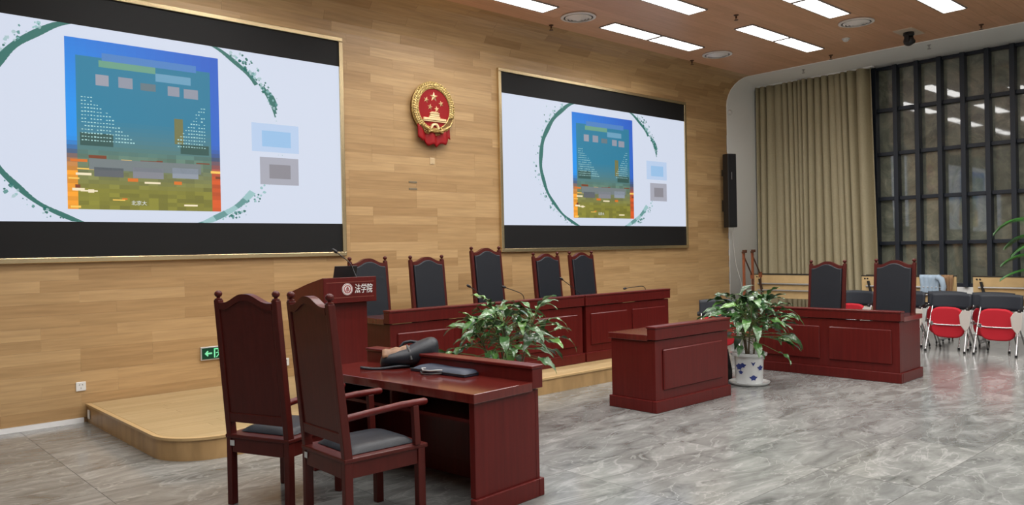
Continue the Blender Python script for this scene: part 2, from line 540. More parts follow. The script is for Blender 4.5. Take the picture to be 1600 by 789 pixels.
# raised platform with rounded corners
PX0, PX1, PY0, PZ = 2.08, 9.12, 6.15, 0.18
PR = .42
def plat_x(yv):
    if yv >= PY0 + PR: return PX0, PX1
    d = PR - math.sqrt(max(0, PR * PR - (PY0 + PR - yv) ** 2))
    return PX0 + d, PX1 - d
ol = []
for k in range(13):
    a = PI + PI / 2 * k / 12
    ol.append((PX0 + PR + PR * math.cos(a), PY0 + PR + PR * math.sin(a)))
for k in range(13):
    a = -PI / 2 + PI / 2 * k / 12
    ol.append((PX1 - PR + PR * math.cos(a), PY0 + PR + PR * math.sin(a)))
outline = [(PX0, YW - .013)] + ol + [(PX1, YW - .013)]
plat = tag(MB().prism(outline, 0, PZ - .02, 'z').build('platform', M['edge_wood'], smooth=30), 'low timber platform with a rounded corner under the bench', None, None, 'structure')
# lip round the edge
def inset(d):
    return [(PX0 + d, YW - .013)] + [((PX0 + PR) + (PR - d) * math.cos(PI + PI / 2 * k / 12), PY0 + PR + (PR - d) * math.sin(PI + PI / 2 * k / 12)) for k in range(13)] + \
        [((PX1 - PR) + (PR - d) * math.cos(-PI / 2 + PI / 2 * k / 12), PY0 + PR + (PR - d) * math.sin(-PI / 2 + PI / 2 * k / 12)) for k in range(13)] + [(PX1 - d, YW - .013)]
oo, ii = inset(-.012), inset(.03)
lip = MB()
for k in range(len(oo) - 1):
    lip.prism([oo[k], oo[k + 1], ii[k + 1], ii[k]], PZ - .02, PZ, 'z')
lo = lip.build('nosing', plain('nosing_wood', (.50, .34, .16, 1), .35), plat)
yv = PY0 + .032
k = 0
while yv < YW - .03:
    y1 = min(yv + .128, YW - .014)
    a0, b0 = plat_x(yv - .0); a1, b1 = plat_x(y1)
    am, bm_ = plat_x((yv + y1) / 2)
    lx = [(a0 + .034, yv), (am + .034, (yv + y1) / 2), (a1 + .034, y1)]
    rx = [(b0 - .034, yv), (bm_ - .034, (yv + y1) / 2), (b1 - .034, y1)]
    cuts = []
    x = PX0 + PR + random.uniform(.0, 1.0)
    while x < PX1 - PR - .2:
        cuts.append(x); x += random.choice((1.0, 1.25, 1.5))
    edges = [None] + cuts + [None]
    for q in range(len(edges) - 1):
        L = lx if edges[q] is None else [(edges[q], yv), (edges[q], y1)]
        R = rx if edges[q + 1] is None else [(edges[q + 1] - .0015, yv), (edges[q + 1] - .0015, y1)]
        L = [(p[0], min(p[1], y1 - .001)) for p in L]; R = [(p[0], min(p[1], y1 - .001)) for p in R]
        o = MB().prism(R + L[::-1], PZ - .02, PZ - .001, 'z').build('plank', M['deck_wood'], plat)
        o['tone'] = random.random()
    yv = y1; k += 1

# ------------------------------------------------------------------ ceiling fittings
def light_panel(x, yv, label, group=None):
    t = empty('ceiling_light', (x, yv, ZC), 0, label, 'light', group)
    if not light_panel.proto:
        f = MB()
        for s in (-1, 1):
            f.box((0, s * .1475, -.008), (1.09, .015, .016)); f.box((s * .5375, 0, -.008), (.015, .28, .016))
        a = f.build('frame', M['lamp_frame'], t)
        b = MB().box((0, 0, -.006), (1.06, .28, .008)).build('diffuser', M['lamp'], t)
        la = bpy.data.lights.new('lamp', 'AREA'); la.shape = 'RECTANGLE'; la.size = 1.05; la.size_y = .27
        la.energy = LAMP_W; la.color = (1.0, .985, .96); la.spread = math.radians(150)
        c = bpy.data.objects.new('lamp', la); COL.objects.link(c); c.parent = t; c.location = (0, 0, -.018)
        light_panel.proto = [a, b, c]
    else:
        for p in light_panel.proto:
            c = p.copy(); COL.objects.link(c); c.parent = t
light_panel.proto = []
rowsY = [(7.41, 8.68), (6.22, 10.34), (5.05, 8.72), (3.91, 9.77), (2.74, 8.70), (1.57, 10.36), (.40, 8.7), (-.77, 10.36), (-1.94, 8.7)]
named = {
    (0, 8.68): ('ceiling light panel between the two round vents, end nearer the large left screen', 'ceiling light panel beside the round vent above the right screen, second of its pair'),
    (0, 5.32): (None, 'ceiling light panel cut by the top edge, left of the first round vent'),
    (1, 10.34): ('ceiling light panel above the curtain corner, left one of the joined pair', 'ceiling light panel above the curtain corner, right one of the joined pair'),
    (1, 6.98): (None, 'ceiling light panel at the top edge above the right screen'),
    (2, 8.72): ('ceiling light sliver at the top edge left of the third round vent', 'ceiling light panel at the top edge just left of the third round vent'),
    (3, 9.77): (None, 'rightmost ceiling light panel at the top edge above the black camera'),
}
for ri, (yv, x0) in enumerate(rowsY):
    x = x0
    while x > -1.3:
        nm = named.get((ri, round(x, 2)), (None, None))
        for q in (0, 1):
            lab = nm[q]
            light_panel(x + .55 + q * 1.125, yv, lab or 'white ceiling light panel outside the picture', None if lab else 'ceiling lights outside the picture')
        x -= 3.36

def vent(x, yv, label):
    t = empty('ceiling_vent', (x, yv, ZC), 0, label, 'vent', 'round ceiling vents')
    def ring(r0, r1, z0, z1):
        return MB().lathe([(r0, z0), (r1, z1), (r1, z1 - .012), (r0, z0 - .012), (r0, z0)], 32)
    MB().lathe([(.0, -.002), (.225, -.002), (.225, -.004), (0, -.004)], 32).build('throat', M['dark_gap'], t)
    ring(.205, .245, -.010, -.006).build('outer_ring', M['vent'], t, smooth=50)
    for i, r in enumerate((.178, .132, .086)):
        d = -.012 - .008 * i
        ring(r - .026, r + .006, d - .020, d).build('louvre_ring', M['vent'], t, smooth=50)
    MB().lathe([(0.001, -.040), (.045, -.036), (.045, -.050), (.001, -.056)], 20).build('centre_disc', M['vent'], t, smooth=50)
vent(8.07, 7.40, 'round ceiling vent left of the joined light panels')
vent(11.48, 7.40, 'round ceiling vent above the right end of the right screen')
vent(11.45, 5.05, 'round ceiling vent nearest the black ceiling camera')

def sprinkler(x, yv, label, metal='steel'):
    t = empty('sprinkler', (x, yv, ZC), 0, label, 'sprinkler', 'ceiling sprinklers')
    MB().lathe([(.001, 0), (.035, 0), (.03, -.012), (.012, -.018), (.012, -.05), (.001, -.05)], 12).build('body', M[metal], t, smooth=40)
    MB().lathe([(.001, -.07), (.028, -.07), (.028, -.075), (.001, -.075)], 12).build('deflector', M[metal], t)
    for s in (-1, 1):
        MB().tube([(s * .010, 0, -.045), (s * .016, 0, -.058), (s * .006, 0, -.071)], .003, 6).build('yoke_arm', M[metal], t)
M['dark_brass'] = plain('dark_brass', (.10, .05, .03, 1), .4, metal=.4)
sprinkler(8.07, 7.93, 'small sprinkler below the leftmost round vent', 'dark_brass')
sprinkler(11.52, 7.93, 'small sprinkler below the round vent over the right screen', 'dark_brass')
sprinkler(9.75, 6.22 - .25, 'small sprinkler between the two middle light panel pairs', 'dark_brass')
sprinkler(13.12, 6.23, 'small sprinkler on the timber ceiling edge above the curtain', 'dark_brass')
sprinkler(13.10, 3.92, 'small sprinkler on the timber ceiling near the right picture edge', 'dark_brass')
sprinkler(13.75, 7.05, 'small sprinkler on the white soffit above the curtain')
sprinkler(13.72, 4.87, 'small sprinkler on the white soffit above the window grid')
t = empty('smoke_detector', (12.25, 5.57, ZC), 0, 'small white smoke detector on the ceiling left of the black camera', 'detector')
MB().lathe([(.001, 0), (.06, 0), (.06, -.015), (.001, -.016)], 20).build('base', M['white_plastic'], t, smooth=40)
MB().lathe([(.001, -.014), (.045, -.016), (.04, -.04), (.02, -.05), (.001, -.05)], 20).build('cap', M['white_plastic'], t, smooth=40)
t = empty('ceiling_camera', (12.65, 4.78, ZC), 0, 'black swivel camera hanging from the timber ceiling', 'camera')
MB().box((0, 0, -.006), (.50, .28, .012)).build('mount_plate', plain('plate_wood', (.66, .54, .42, 1), .5), t)
MB().lathe([(.001, -.012), (.075, -.012), (.08, -.05), (.06, -.07), (.001, -.07)], 20).build('base', M['black'], t, smooth=40)
for s in (-1, 1):
    MB().box((s * .085, 0, -.11), (.025, .07, .12)).build('yoke_arm', M['black'], t, bevel=.008)
hd = MB().ball((0, 0, -.14), (.072, .08, .075), u=18, w=12).build('head', M['black'], t, smooth=60)
MB().lathe([(.001, .07), (.04, .07), (.035, .095), (.001, .09)], 18, rot(PI / 2, 0, PI / 2 - .4, (0, 0, -.14))).build('lens', M['dark_gap'], hd, smooth=40)
# ------------------------------------------------------------------ curtain
def curtain():
    t = empty('curtain', (14.52, 7.3, 0), 0, 'olive beige floor length curtain beside the dark window grid', 'curtain')
    y0, y1, z0, z1 = -1.17, 1.15, .03, ZC - .03
    rnd = random.Random(3)
    ph = [(rnd.uniform(0, 6.28), rnd.uniform(.7, 1.3)) for _ in range(5)]
    def fn(u, v):
        z = z1 + (z0 - z1) * v
        ww = 16.0 * u - .9 * math.sin(u * 5.2 + .3) + .22 * math.sin(u * 17 + 2)
        amp = .060 + .026 * math.sin(u * 13 + .5) + .02 * math.sin(u * 37) + .012 * v
        s = math.sin(2 * PI * ww)
        x = amp * math.copysign(abs(s) ** .75, s) + .012 * math.sin(u * 31 + 3 * v) * v
        yy = y0 + (y1 - y0) * u + .018 * math.cos(2 * PI * ww) + .03 * v * math.sin(u * 14 + 1) - .12 * v * (1 - u) * (1 - u)
        return (x, yy, z)
    MB().grid(fn, 320, 14).build('cloth', M['curtain'], t, smooth=80, solid=.006)
    MB().box((0, -.01, z1 + .012), (.08, 2.36, .03)).build('track', M['white'], t)
curtain()

# ------------------------------------------------------------------ screens
SW = srgb(208, 216, 233)
def lerp(a, b, k): return tuple(a[i] + (b[i] - a[i]) * k for i in range(3)) + (1,)
def screen(x0, label, near):
    x1 = x0 + 4.45 if not near else 4.92
    z0, z1 = 1.61, 4.16
    t = empty('display_screen', ((x0 + x1) / 2, YW, z0), 0, label, 'screen')
    ox, oz = (x0 + x1) / 2, z0
    hw, hh = (x1 - x0) / 2, z1 - z0
    pn = MB().span(-hw, hw, -.03, 0, 0, hh).build('black_panel', M['screen_black'], t)
    fw = .052
    for nm, a in (('frame_rail', (-hw - fw, hw + fw, -.05, 0, hh, hh + fw)), ('frame_rail', (-hw - fw, hw + fw, -.05, 0, -fw, 0)),
                  ('frame_stile', (-hw - fw, -hw, -.05, 0, 0, hh)), ('frame_stile', (hw, hw + fw, -.05, 0, 0, hh))):
        MB().span(*a).build(nm, M['gold'], t, bevel=.006)
    # the slide shown on it
    sl = MB()
    zb, zt = 1.95 - oz, 3.86 - oz
    def Q(a0, a1, b0, b1, c, lay):
        y = -.031 - lay * .0006
        sl.flat([(a0 - hw, y, b0), (a1 - hw, y, b0), (a1 - hw, y, b1), (a0 - hw, y, b1)], c)
    W = 2 * hw
    Q(0, W, zb, zt, SW, 0)
    off = W - 4.45
    cx, cz, ra, rb = 2.19 + off, 2.93 - oz, 1.445, 1.10
    G1, G2, G3 = srgb(44, 108, 100), srgb(150, 190, 192), srgb(96, 146, 144)
    rnd = random.Random(11)
    n = 180
    for k in range(n):
        a0, a1 = 2 * PI * k / n, 2 * PI * (k + 1) / n
        am = (a0 + a1) / 2
        th = .030 + .020 * (.5 + .5 * math.sin(am * 2.0 + 2.6)) + .006 * math.sin(am * 17)
        c = G1
        if 5.0 < am < 6.1: c = G2 if (k // 3) % 2 else G3
        if .22 < am < .56: th = -.055 * math.sin(PI * (am - .22) / .34) - .012; c = G1
        if -.58 < math.sin(am) < .2 and math.cos(am) > .3: continue
        P = []
        for a, r in ((a0, 1 - th), (a1, 1 - th), (a1, 1 + .004), (a0, 1 + .004)):
            P.append((cx + ra * r * math.cos(a) - hw, -.0325, cz + rb * r * math.sin(a)))
        if any(zb < p[2] < zt for p in P): sl.flat([(p[0], p[1], min(zt, max(zb, p[2]))) for p in P], c)
    for k in range(260):          # paint spatter outside the ring
        a = rnd.choice((rnd.gauss(2.45, .35), rnd.gauss(.62, .2), rnd.gauss(5.5, .3), rnd.gauss(3.9, .4)))
        r = 1 + abs(rnd.gauss(0, .045))
        s = rnd.uniform(.004, .022)
        px, pz = cx + ra * r * math.cos(a), cz + rb * r * math.sin(a)
        if zb + .02 < pz < zt - .02 and .02 < px < W - .02:
            m = rnd.randint(5, 7)
            sl.flat([(px + s * math.cos(2 * PI * q / m) * rnd.uniform(.6, 1.3) - hw, -.0325, pz + s * math.sin(2 * PI * q / m) * rnd.uniform(.6, 1.3)) for q in range(m)], rnd.choice((G1, G2, G3, srgb(170, 195, 200))))
    # poster
    p0, p1, q0, q1 = 1.475 + off, 2.965 + off, 2.073 - oz, 3.735 - oz
    ny, nx = 40, 16
    def pcol(u, v, inner):
        sky = lerp(srgb(0, 145, 235), srgb(35, 95, 195), u)
        top = lerp(sky, srgb(25, 80, 190), max(0, v - .6) * 1.2)
        city = lerp(srgb(232, 150, 30), srgb(196, 74, 20), u)
        dusk = srgb(60, 75, 95)
        if v > .42: c = top
        elif v > .33: c = lerp(dusk, top, (v - .33) / .09)
        else: c = lerp(city, dusk, max(0, (v - .22) / .11))
        if inner:
            g = lerp(srgb(112, 122, 40), srgb(24, 120, 145), min(1, max(0, (v - .12) / .42)))
            c = lerp(c, g, .92)
        return c
    for i in range(nx):
        for j in range(ny):
            u0, u1, v0, v1 = i / nx, (i + 1) / nx, j / ny, (j + 1) / ny
            um, vm = (u0 + u1) / 2, (v0 + v1) / 2
            inn = .06 < um < .94 and .0 < vm < .89
            jit = rnd.uniform(.8, 1.25) if vm < .34 else 1
            c = pcol(um, vm, inn)
            c = tuple(min(1, q * jit) for q in c[:3]) + (1,)
            Q(p0 + (p1 - p0) * u0, p0 + (p1 - p0) * u1, q0 + (q1 - q0) * v0, q0 + (q1 - q0) * v1, c, 4)
    pw, ph = p1 - p0, q1 - q0
    def PQ(u0, u1, v0, v1, c, lay=6): Q(p0 + pw * u0, p0 + pw * u1, q0 + ph * v0, q0 + ph * v1, c, lay)
    # city lights and rooftops along the bottom of the poster
    for k in range(46):
        u, v = rnd.uniform(0, .97), rnd.uniform(.0, .31)
        if .08 < u < .9 and rnd.random() < .55: continue
        PQ(u, min(1, u + rnd.uniform(.03, .12)), v, v + rnd.uniform(.006, .02), rnd.choice((srgb(250, 200, 90), srgb(240, 225, 190), srgb(215, 110, 20), srgb(120, 55, 20))), 5)
    PQ(.08, .28, .375, .45, srgb(38, 80, 76), 5); PQ(.72, .92, .36, .42, srgb(38, 80, 74), 5)
    # softened heading blocks
    for u0, u1, v0, v1, c in ((.22, .84, .885, .93, srgb(70, 125, 190)), (.20, .56, .845, .885, srgb(100, 155, 130)), (.56, .80, .80, .85, srgb(100, 155, 185)),
                              (.18, .26, .735, .80, srgb(150, 152, 165)), (.32, .41, .735, .80, srgb(140, 145, 160)), (.46, .56, .735, .78, srgb(95, 115, 125)), (.64, .72, .72, .78, srgb(140, 145, 160)), (.75, .85, .715, .775, srgb(140, 145, 160)),
                              (.13, .86, .235, .30, srgb(112, 122, 124)), (.16, .34, .195, .25, srgb(90, 95, 100)), (.40, .60, .195, .26, srgb(128, 130, 138)), (.66, .84, .205, .27, srgb(140, 148, 160)),
                              (.68, .74, .42, .58, srgb(110, 112, 66))):
        PQ(u0, u1, v0, v1, c)
    # lines of fine white text (too small to read)
    for r_ in range(13):
        v = .655 - r_ * .021
        u = .09
        while u < .90:
            if (not (.15 + .022 * r_ < u < .86 - .016 * r_)) and rnd.random() < .9:
                w_ = rnd.uniform(.008, .013)
                PQ(u, u + w_, v + rnd.uniform(0, .002), v + rnd.uniform(.005, .008), srgb(170, 215, 215), 7)
            u += .0185
    # side blocks on the slide
    Q(3.33 + off, 3.90 + off, 2.76 - oz, 3.08 - oz, srgb(182, 203, 232), 3)
    Q(3.45 + off, 3.80 + off, 2.82 - oz, 3.0 - oz, srgb(150, 190, 228), 5)
    Q(3.42 + off, 3.89 + off, 2.39 - oz, 2.70 - oz, srgb(165, 166, 178), 3)
    Q(3.53 + off, 3.79 + off, 2.46 - oz, 2.62 - oz, srgb(136, 134, 142), 5)
    o = sl.build('slide', M['slide'], pn)
    o.location = (0, 0, 0)
    # the few readable characters at the foot of the poster
    text_mesh('北京大', .05, M['slide_text'], pn, (p0 + pw * .385 - hw, -.0365, q0 + ph * .032), 'lettering', thick=0)
    return t

def text_mesh(body, size, mat, parent, loc, name, thick=.002, shear=0, bold=0, rz=0):
    cu = bpy.data.curves.new(name, 'FONT'); cu.body = body; cu.size = size; cu.extrude = thick; cu.shear = shear; cu.offset = bold
    to = bpy.data.objects.new(name, cu); COL.objects.link(to)
    dg = bpy.context.evaluated_depsgraph_get(); dg.update()
    me = bpy.data.meshes.new_from_object(to.evaluated_get(dg))
    bpy.data.objects.remove(to)
    me.materials.clear(); me.materials.append(mat)
    o = bpy.data.objects.new(name, me); COL.objects.link(o); o.parent = parent
    o.location = loc; o.rotation_euler = (PI / 2, 0, rz)
    return o
M['slide_text'] = plain('slide_text', (0, 0, 0, 1), .5, emit=((.85, .9, .9, 1), .9))
screen(.42, 'large wall screen at the left, cut by the picture edge', True)
screen(7.55, 'wall screen right of the red and gold emblem', False)

# ------------------------------------------------------------------ red and gold emblem
def emblem():
    t = empty('wall_emblem', (6.315, YW, 3.47), 0, 'round red and gold national emblem with five stars on the timber wall', 'emblem')
    a, b = .345, .355
    zc = .02
    def ell(r, y, n=48, ex=1): return [(a * r * math.cos(2 * PI * k / n), zc + b * r * math.sin(2 * PI * k / n)) for k in range(n)]
    MB().prism(ell(.97, 0), -.07, 0, 'y').build('backing', plain('shaded_gilt', (.22, .12, .035, 1), .45, metal=.4), t, smooth=40)
    MB().prism(ell(.74, 0), -.074, -.068, 'y').build('red_field', M['red_enamel'], t)
    wr = MB()
    rnd = random.Random(5)
    for k in range(64):
        an = 2 * PI * k / 64
        if 4.35 < an < 5.07: continue
        for r, s in ((.80, .020), (.88, .024), (.95, .018)):
            x, z = a * r * math.cos(an + r), zc + b * r * math.sin(an + r)
            if math.sin(an + r) < -.93: continue
            wr.ball((x, -.078, z), (s * rnd.uniform(.7, 1), .016, s * rnd.uniform(.8, 1.3)), u=6, w=4)
    wr.tube([(a * .755 * math.cos(2 * PI * k / 40), -.078, zc + b * .755 * math.sin(2 * PI * k / 40)) for k in range(41)], .008, 6)
    wr.tube([(a * .985 * math.cos(2 * PI * k / 40), -.06, zc + b * .985 * math.sin(2 * PI * k / 40)) for k in range(41)], .014, 6)
    wr.build('wheat_wreath', M['gold_relief'], t, smooth=60)
    def star(x, z, r, ang):
        m = MB()
        pts = []
        for k in range(10):
            rr = r if k % 2 == 0 else r * .40
            an = PI / 2 + ang + k * PI / 5
            pts.append((x + rr * math.cos(an), -.075, z + rr * math.sin(an)))
        c = (x, -.095, z)
        m.add(pts + [c], [(k, (k + 1) % 10, 10) for k in range(10)] + [tuple(range(9, -1, -1))])
        m.build('star', M['gold_bright'], t)
    star(.0, zc + .155, .068, 0)
    for x, z, an in ((-.125, .105, -.3), (.12, .075, .3), (-.065, .015, -.15), (.045, -.005, .15)):
        star(x, zc + z, .044, an)
    g = MB()
    g.box((0, -.082, zc - .115), (.18, .02, .02)).box((0, -.084, zc - .09), (.15, .02, .022)).box((0, -.082, zc - .065), (.16, .02, .012)).box((0, -.082, zc - .05), (.11, .02, .012))
    g.box((0, -.084, zc - .145), (.37, .03, .03)).box((0, -.08, zc - .172), (.38, .025, .014))
    g.build('gate_tower', M['gold_bright'], t, bevel=.003)
    cg = MB()
    for k in range(12):
        an = PI * k / 11
        cg.box((0, 0, 0), (.016, .02, .022), rot(0, -an + PI / 2, 0, (.062 * math.cos(an), -.085, zc - .265 + .062 * math.sin(an))))
    cg.tube([(.05 * math.cos(PI * k / 12), -.085, zc - .265 + .05 * math.sin(PI * k / 12)) for k in range(13)], .014, 6)
    cg.build('cog_wheel', M['gold_bright'], t)
    rb = MB()
    def ribbon(u, v):
        x = -.27 + .54 * u
        top = -.21 - .09 * math.sin(PI * u) if abs(u - .5) < .42 else -.20
        z = top - (.17 + .02 * math.sin(u * 25)) * v + .015
        return (x, -.065 - .02 * math.sin(u * 18) - .012 * v, z - .02)
    rb.grid(ribbon, 30, 6)
    rb.build('ribbon', M['red_enamel'], t, smooth=60, solid=.012)
    br = MB()
    br.tube([(-.235 + .47 * k / 20, -.098, -.205 - .085 * math.sin(PI * k / 20)) for k in range(21)], .018, 6)
    br.tube([(-.12, -.1, -.30), (-.05, -.105, -.275), (0, -.105, -.27), (.05, -.105, -.275), (.12, -.1, -.30)], .014, 6)
    br.build('gilt_cord', M['gold_relief'], t, smooth=60)
emblem()

# ------------------------------------------------------------------ small wall fittings
def outlet(x, z, label):
    t = empty('wall_outlet', (x, YW, z), 0, label, 'outlet')
    MB().box((0, -.005, 0), (.088, .01, .088)).build('plate', M['white_plastic'], t, bevel=.004)
    for dx, dz, r_ in ((-.014, .016, .5), (.014, .016, -.5), (0, -.016, 0)):
        MB().box((0, 0, 0), (.004, .003, .012), rot(0, r_, 0, (dx, -.0105, dz))).build('slot', M['dark_gap'], t)
    return t
outlet(2.03, .352, 'white wall socket on the timber wall left of the platform')
outlet(4.16, .352, 'white wall socket seen between the two high-backed armchairs')
t = empty('cover_plate', (PX0 - .003, 8.40, .085), 0, 'small white cover plate on the platform side by the wall', 'plate')
MB().box((-.005, 0, 0), (.01, .06, .085)).build('plate', M['white_plastic'], t, bevel=.003)
MB().box((-.0105, 0, 0), (.002, .03, .05)).build('insert', M['white'], t)

t = empty('exit_sign', (3.365, YW, .545), 0, 'green running man exit sign low on the timber wall', 'sign')
MB().box((0, -.012, 0), (.36, .024, .145)).build('housing', M['silver'], t, bevel=.004)
fc = MB().box((0, -.0255, 0), (.335, .004, .118)).build('face', M['sign_green'], t)
g = MB()
yy0, yy1 = -.0285, -.0275
g.prism([(-.14, .0), (-.108, .032), (-.098, .022), (-.108, .009), (-.06, .009), (-.06, -.009), (-.108, -.009), (-.098, -.022), (-.108, -.032)], yy0, yy1, 'y')
g.build('arrow', M['sign_glow'], fc)
g = MB()
g.span(-.04, -.026, yy0, yy1, -.05, .05).span(-.04, .06, yy0, yy1, .038, .05).span(.046, .06, yy0, yy1, -.05, .05)
g.build('door_pictogram', M['sign_glow'], fc)
g = MB()
g.prism([(.012 + .010 * math.cos(k * PI / 5), .026 + .010 * math.sin(k * PI / 5)) for k in range(10)], yy0 - .001, yy1, 'y')
for p in ([(.016, .016), (.034, .008), (.022, -.018), (.006, -.012)], [(.008, .012), (-.018, .004), (-.018, -.004), (.010, .002)], [(.03, .006), (.044, -.008), (.038, -.014), (.024, -.004)],
          [(.010, -.012), (-.004, -.028), (-.020, -.046), (-.010, -.048), (.004, -.034), (.018, -.016)], [(.018, -.016), (.034, -.026), (.040, -.046), (.030, -.046), (.026, -.030), (.012, -.020)]):
    g.prism(p, yy0 - .001, yy1, 'y')
g.build('running_man', M['sign_glow'], fc)
t = empty('cover_plate', (6.32, YW, 2.80), 0, 'small pale square cover plate on the timber wall below the emblem', 'plate')
MB().box((0, -.004, 0), (.075, .008, .085)).build('plate', plain('plate_maple', (.66, .50, .30, 1), .5), t, bevel=.002)
MB().box((0, -.009, 0), (.05, .002, .06)).build('insert', plain('plate_maple_insert', (.60, .44, .25, 1), .5), t)
t = empty('slot_plate', (6.0, YW, 2.46), 0, 'two short grey slots one above the other on the timber wall', 'vent')
for dz in (-.045, .045):
    MB().box((0, -.003, dz), (.13, .006, .024)).build('slot', plain('slot_grey', (.20, .16, .10, 1), .6), t, bevel=.002)
t = empty('wall_sensor', (XE + .08, YW - .02, 4.18), 0, 'small white sensor on the curved white reveal near the ceiling', 'sensor')
MB().lathe([(.001, 0), (.05, 0), (.05, -.02), (.03, -.05), (.001, -.05)], 16, rot(-PI / 2, 0, 0)).build('dome', M['white_plastic'], t, smooth=40)

t = empty('column_speaker', (13.22, 8.30, 1.93), -.35, 'tall black column speaker mounted at the end of the timber wall', 'speaker')
MB().box((0, 0, .70), (.20, .16, 1.40)).build('cabinet', M['black'], t, bevel=.012)
gr = MB().box((0, -.083, .70), (.17, .012, 1.34)).build('grille', M['black_cloth'], t, bevel=.004)
MB().box((-.02, -.091, .98), (.006, .004, .14)).build('badge', M['grey_plastic'], gr)
MB().box((-.03, .10, .42), (.10, .08, .22)).build('wall_bracket', M['black'], t)
MB().box((-.03, .10, 1.05), (.10, .08, .12)).build('wall_bracket', M['black'], t)
o = MB().tube([(13.45, 8.36, 1.96), (13.50, 8.44, 1.85), (13.60, 8.462, 1.44), (13.64, 8.462, 1.22), (13.81, 8.462, .87), (13.92, 8.46, .45), (13.95, 8.45, .006)], .006, 6).build('cable', M['white_plastic'], smooth=60)
tag(o, 'thin white cable hanging from the column speaker down the white wall', 'cable')

# ------------------------------------------------------------------ high-backed armchairs
def armchair(loc, rz, label, group, top=1.318, tagged=False):
    """local +y is the way the chair faces; origin on the floor between the rear legs"""
    t = empty('armchair', (loc[0], loc[1], loc[2]), rz, label, 'chair', group)
    ms, le = M['mahogany_dark'], M['leather']
    SH = .455
    rake = -.085 / (1.30 - SH)
    def by(z): return rake * max(0, z - SH)
    for s in (-1, 1):                                   # rear legs with raked back posts
        m = MB()
        x = s * .236
        w = .021
        poly = [(-.026, 0), (.026, 0), (.026, SH), (by(top) + .022, top), (by(top) - .022, top), (-.026, SH)]
        m.prism(poly, x - w, x + w, 'x')
        p = m.build('back_post', ms, t, bevel=.005)
        f = MB().lathe([(.001, 0), (.023, 0), (.023, .007), (.011, .011), (.011, .017), (.021, .025), (.025, .037), (.021, .049), (.011, .057), (.001, .059)], 16, rot(0, 0, 0, (x, by(top), top)))
        f.build('finial', ms, p, smooth=50)
        MB().box((s * .236, .485, SH / 2 - .01), (.05, .05, SH - .02)).build('front_leg', ms, t, bevel=.005)
    # back board and crest
    hw = .216
    z0, zs = .535, top - .018
    def crest(x):
        u = abs(x) / hw
        q = min(1.0, max(0.0, (u - .06) / .80))
        return zs + .056 * (.5 + .5 * math.cos(PI * q))
    xs = [-hw + 2 * hw * k / 24 for k in range(25)]
    tilt = Matrix(((1, 0, 0, 0), (0, 1, rake, -rake * SH), (0, 0, 1, 0), (0, 0, 0, 1)))
    MB().prism([(x, crest(x) - .015) for x in xs] + [(hw, z0 + .04), (-hw, z0 + .04)], -.014, .010, 'y', tilt).build('back_board', ms, t)
    cr = MB()
    for a, b in zip(xs[:-1], xs[1:]):
        cr.prism([(a, crest(a) - .042), (b, crest(b) - .042), (b, crest(b)), (a, crest(a))], -.024, .026, 'y', tilt)
    cr.build('crest_rail', ms, t, bevel=.0)
    MB().span(-hw, hw, -.022, .024, z0, z0 + .06, tilt).build('lower_rail', ms, t, bevel=.004)
    # leather pad in front of the back
    px = .2125
    pts = []
    xs2 = [-px + 2 * px * k / 20 for k in range(21)]
    up = [(x, crest(x * hw / px) - .040) for x in xs2]
    lowp = [(px * math.cos(-PI * k / 16) , z0 + .12 - .05 * math.sin(PI * k / 16)) for k in range(17)]
    pad = MB().prism(up + lowp, .010, .044, 'y', tilt).build('back_pad', le, t, bevel=.010, seg=3, smooth=50)
    # seat
    MB().span(-.262, .262, -.03, .53, SH - .025, SH).build('seat_board', ms, t, bevel=.006)
    for s in (-1, 1):
        MB().span(s * .236 - .014, s * .236 + .014, .02, .465, SH - .115, SH - .024).build('side_apron', ms, t, bevel=.003)
    MB().span(-.21, .21, .478, .502, SH - .115, SH - .024).build('front_apron', ms, t, bevel=.003)
    ra = MB().span(-.21, .21, -.022, .012, SH - .115, SH - .024).build('rear_apron', ms, t, bevel=.003)
    if tagged:
        MB().box((-.205, -.0275, SH - .055), (.034, .003, .034)).build('asset_tag', M['paper_tag'], ra)
    def cush(u, v):
        a, b = 2 * u - 1, 2 * v - 1
        e = (1 - abs(a) ** 5) * (1 - abs(b) ** 5)
        return (a * .205, .265 + b * .215, SH + .004 + .042 * max(0, e) ** .45)
    MB().grid(cush, 16, 16).build('cushion', le, t, smooth=70)
    # arms
    for s in (-1, 1):
        x = s * .252
        MB().tube([(x - s * .024, .0 + by(.68), .672), (x, .12, .690), (x, .34, .703), (x, .515, .703), (x, .53, .703)], [.021, .020, .021, .022, .016], 12).build('armrest', M['mahogany'], t, smooth=40)
        MB().prism([(.435, SH), (.475, SH), (.465, .69), (.425, .69)], x - .018, x + .018, 'x').build('arm_post', ms, t, bevel=.004)
    return t

armchair((2.145, 4.752, 0), math.radians(22) - PI / 2, 'high-backed armchair nearest the left picture edge, turned slightly, seen from behind', 'high-backed armchairs at the near table', tagged=True)
armchair((2.252, 4.10, 0), math.radians(-1) - PI / 2, 'high-backed armchair seen from behind with its full arm and seat in view', 'high-backed armchairs at the near table', tagged=True)
jl = ['armchair behind the lectern, leftmost of the five behind the long bench', 'armchair second from the lectern behind the long bench', 'tallest armchair in the middle behind the long bench',
      'armchair right of the tall middle one behind the long bench', 'rightmost of the five armchairs behind the long bench']
YC = 7.74
for k, (cxx, tp) in enumerate(((4.875, 1.31), (5.706, 1.31), (6.665, 1.405), (7.757, 1.31), (8.48, 1.315))):
    armchair((cxx, YC, PZ), PI, jl[k], 'armchairs behind the long bench', top=tp)
armchair((10.345, 5.05, 0), PI / 2, 'left armchair of the two behind the far right table', 'armchairs at the far right table', top=1.308)
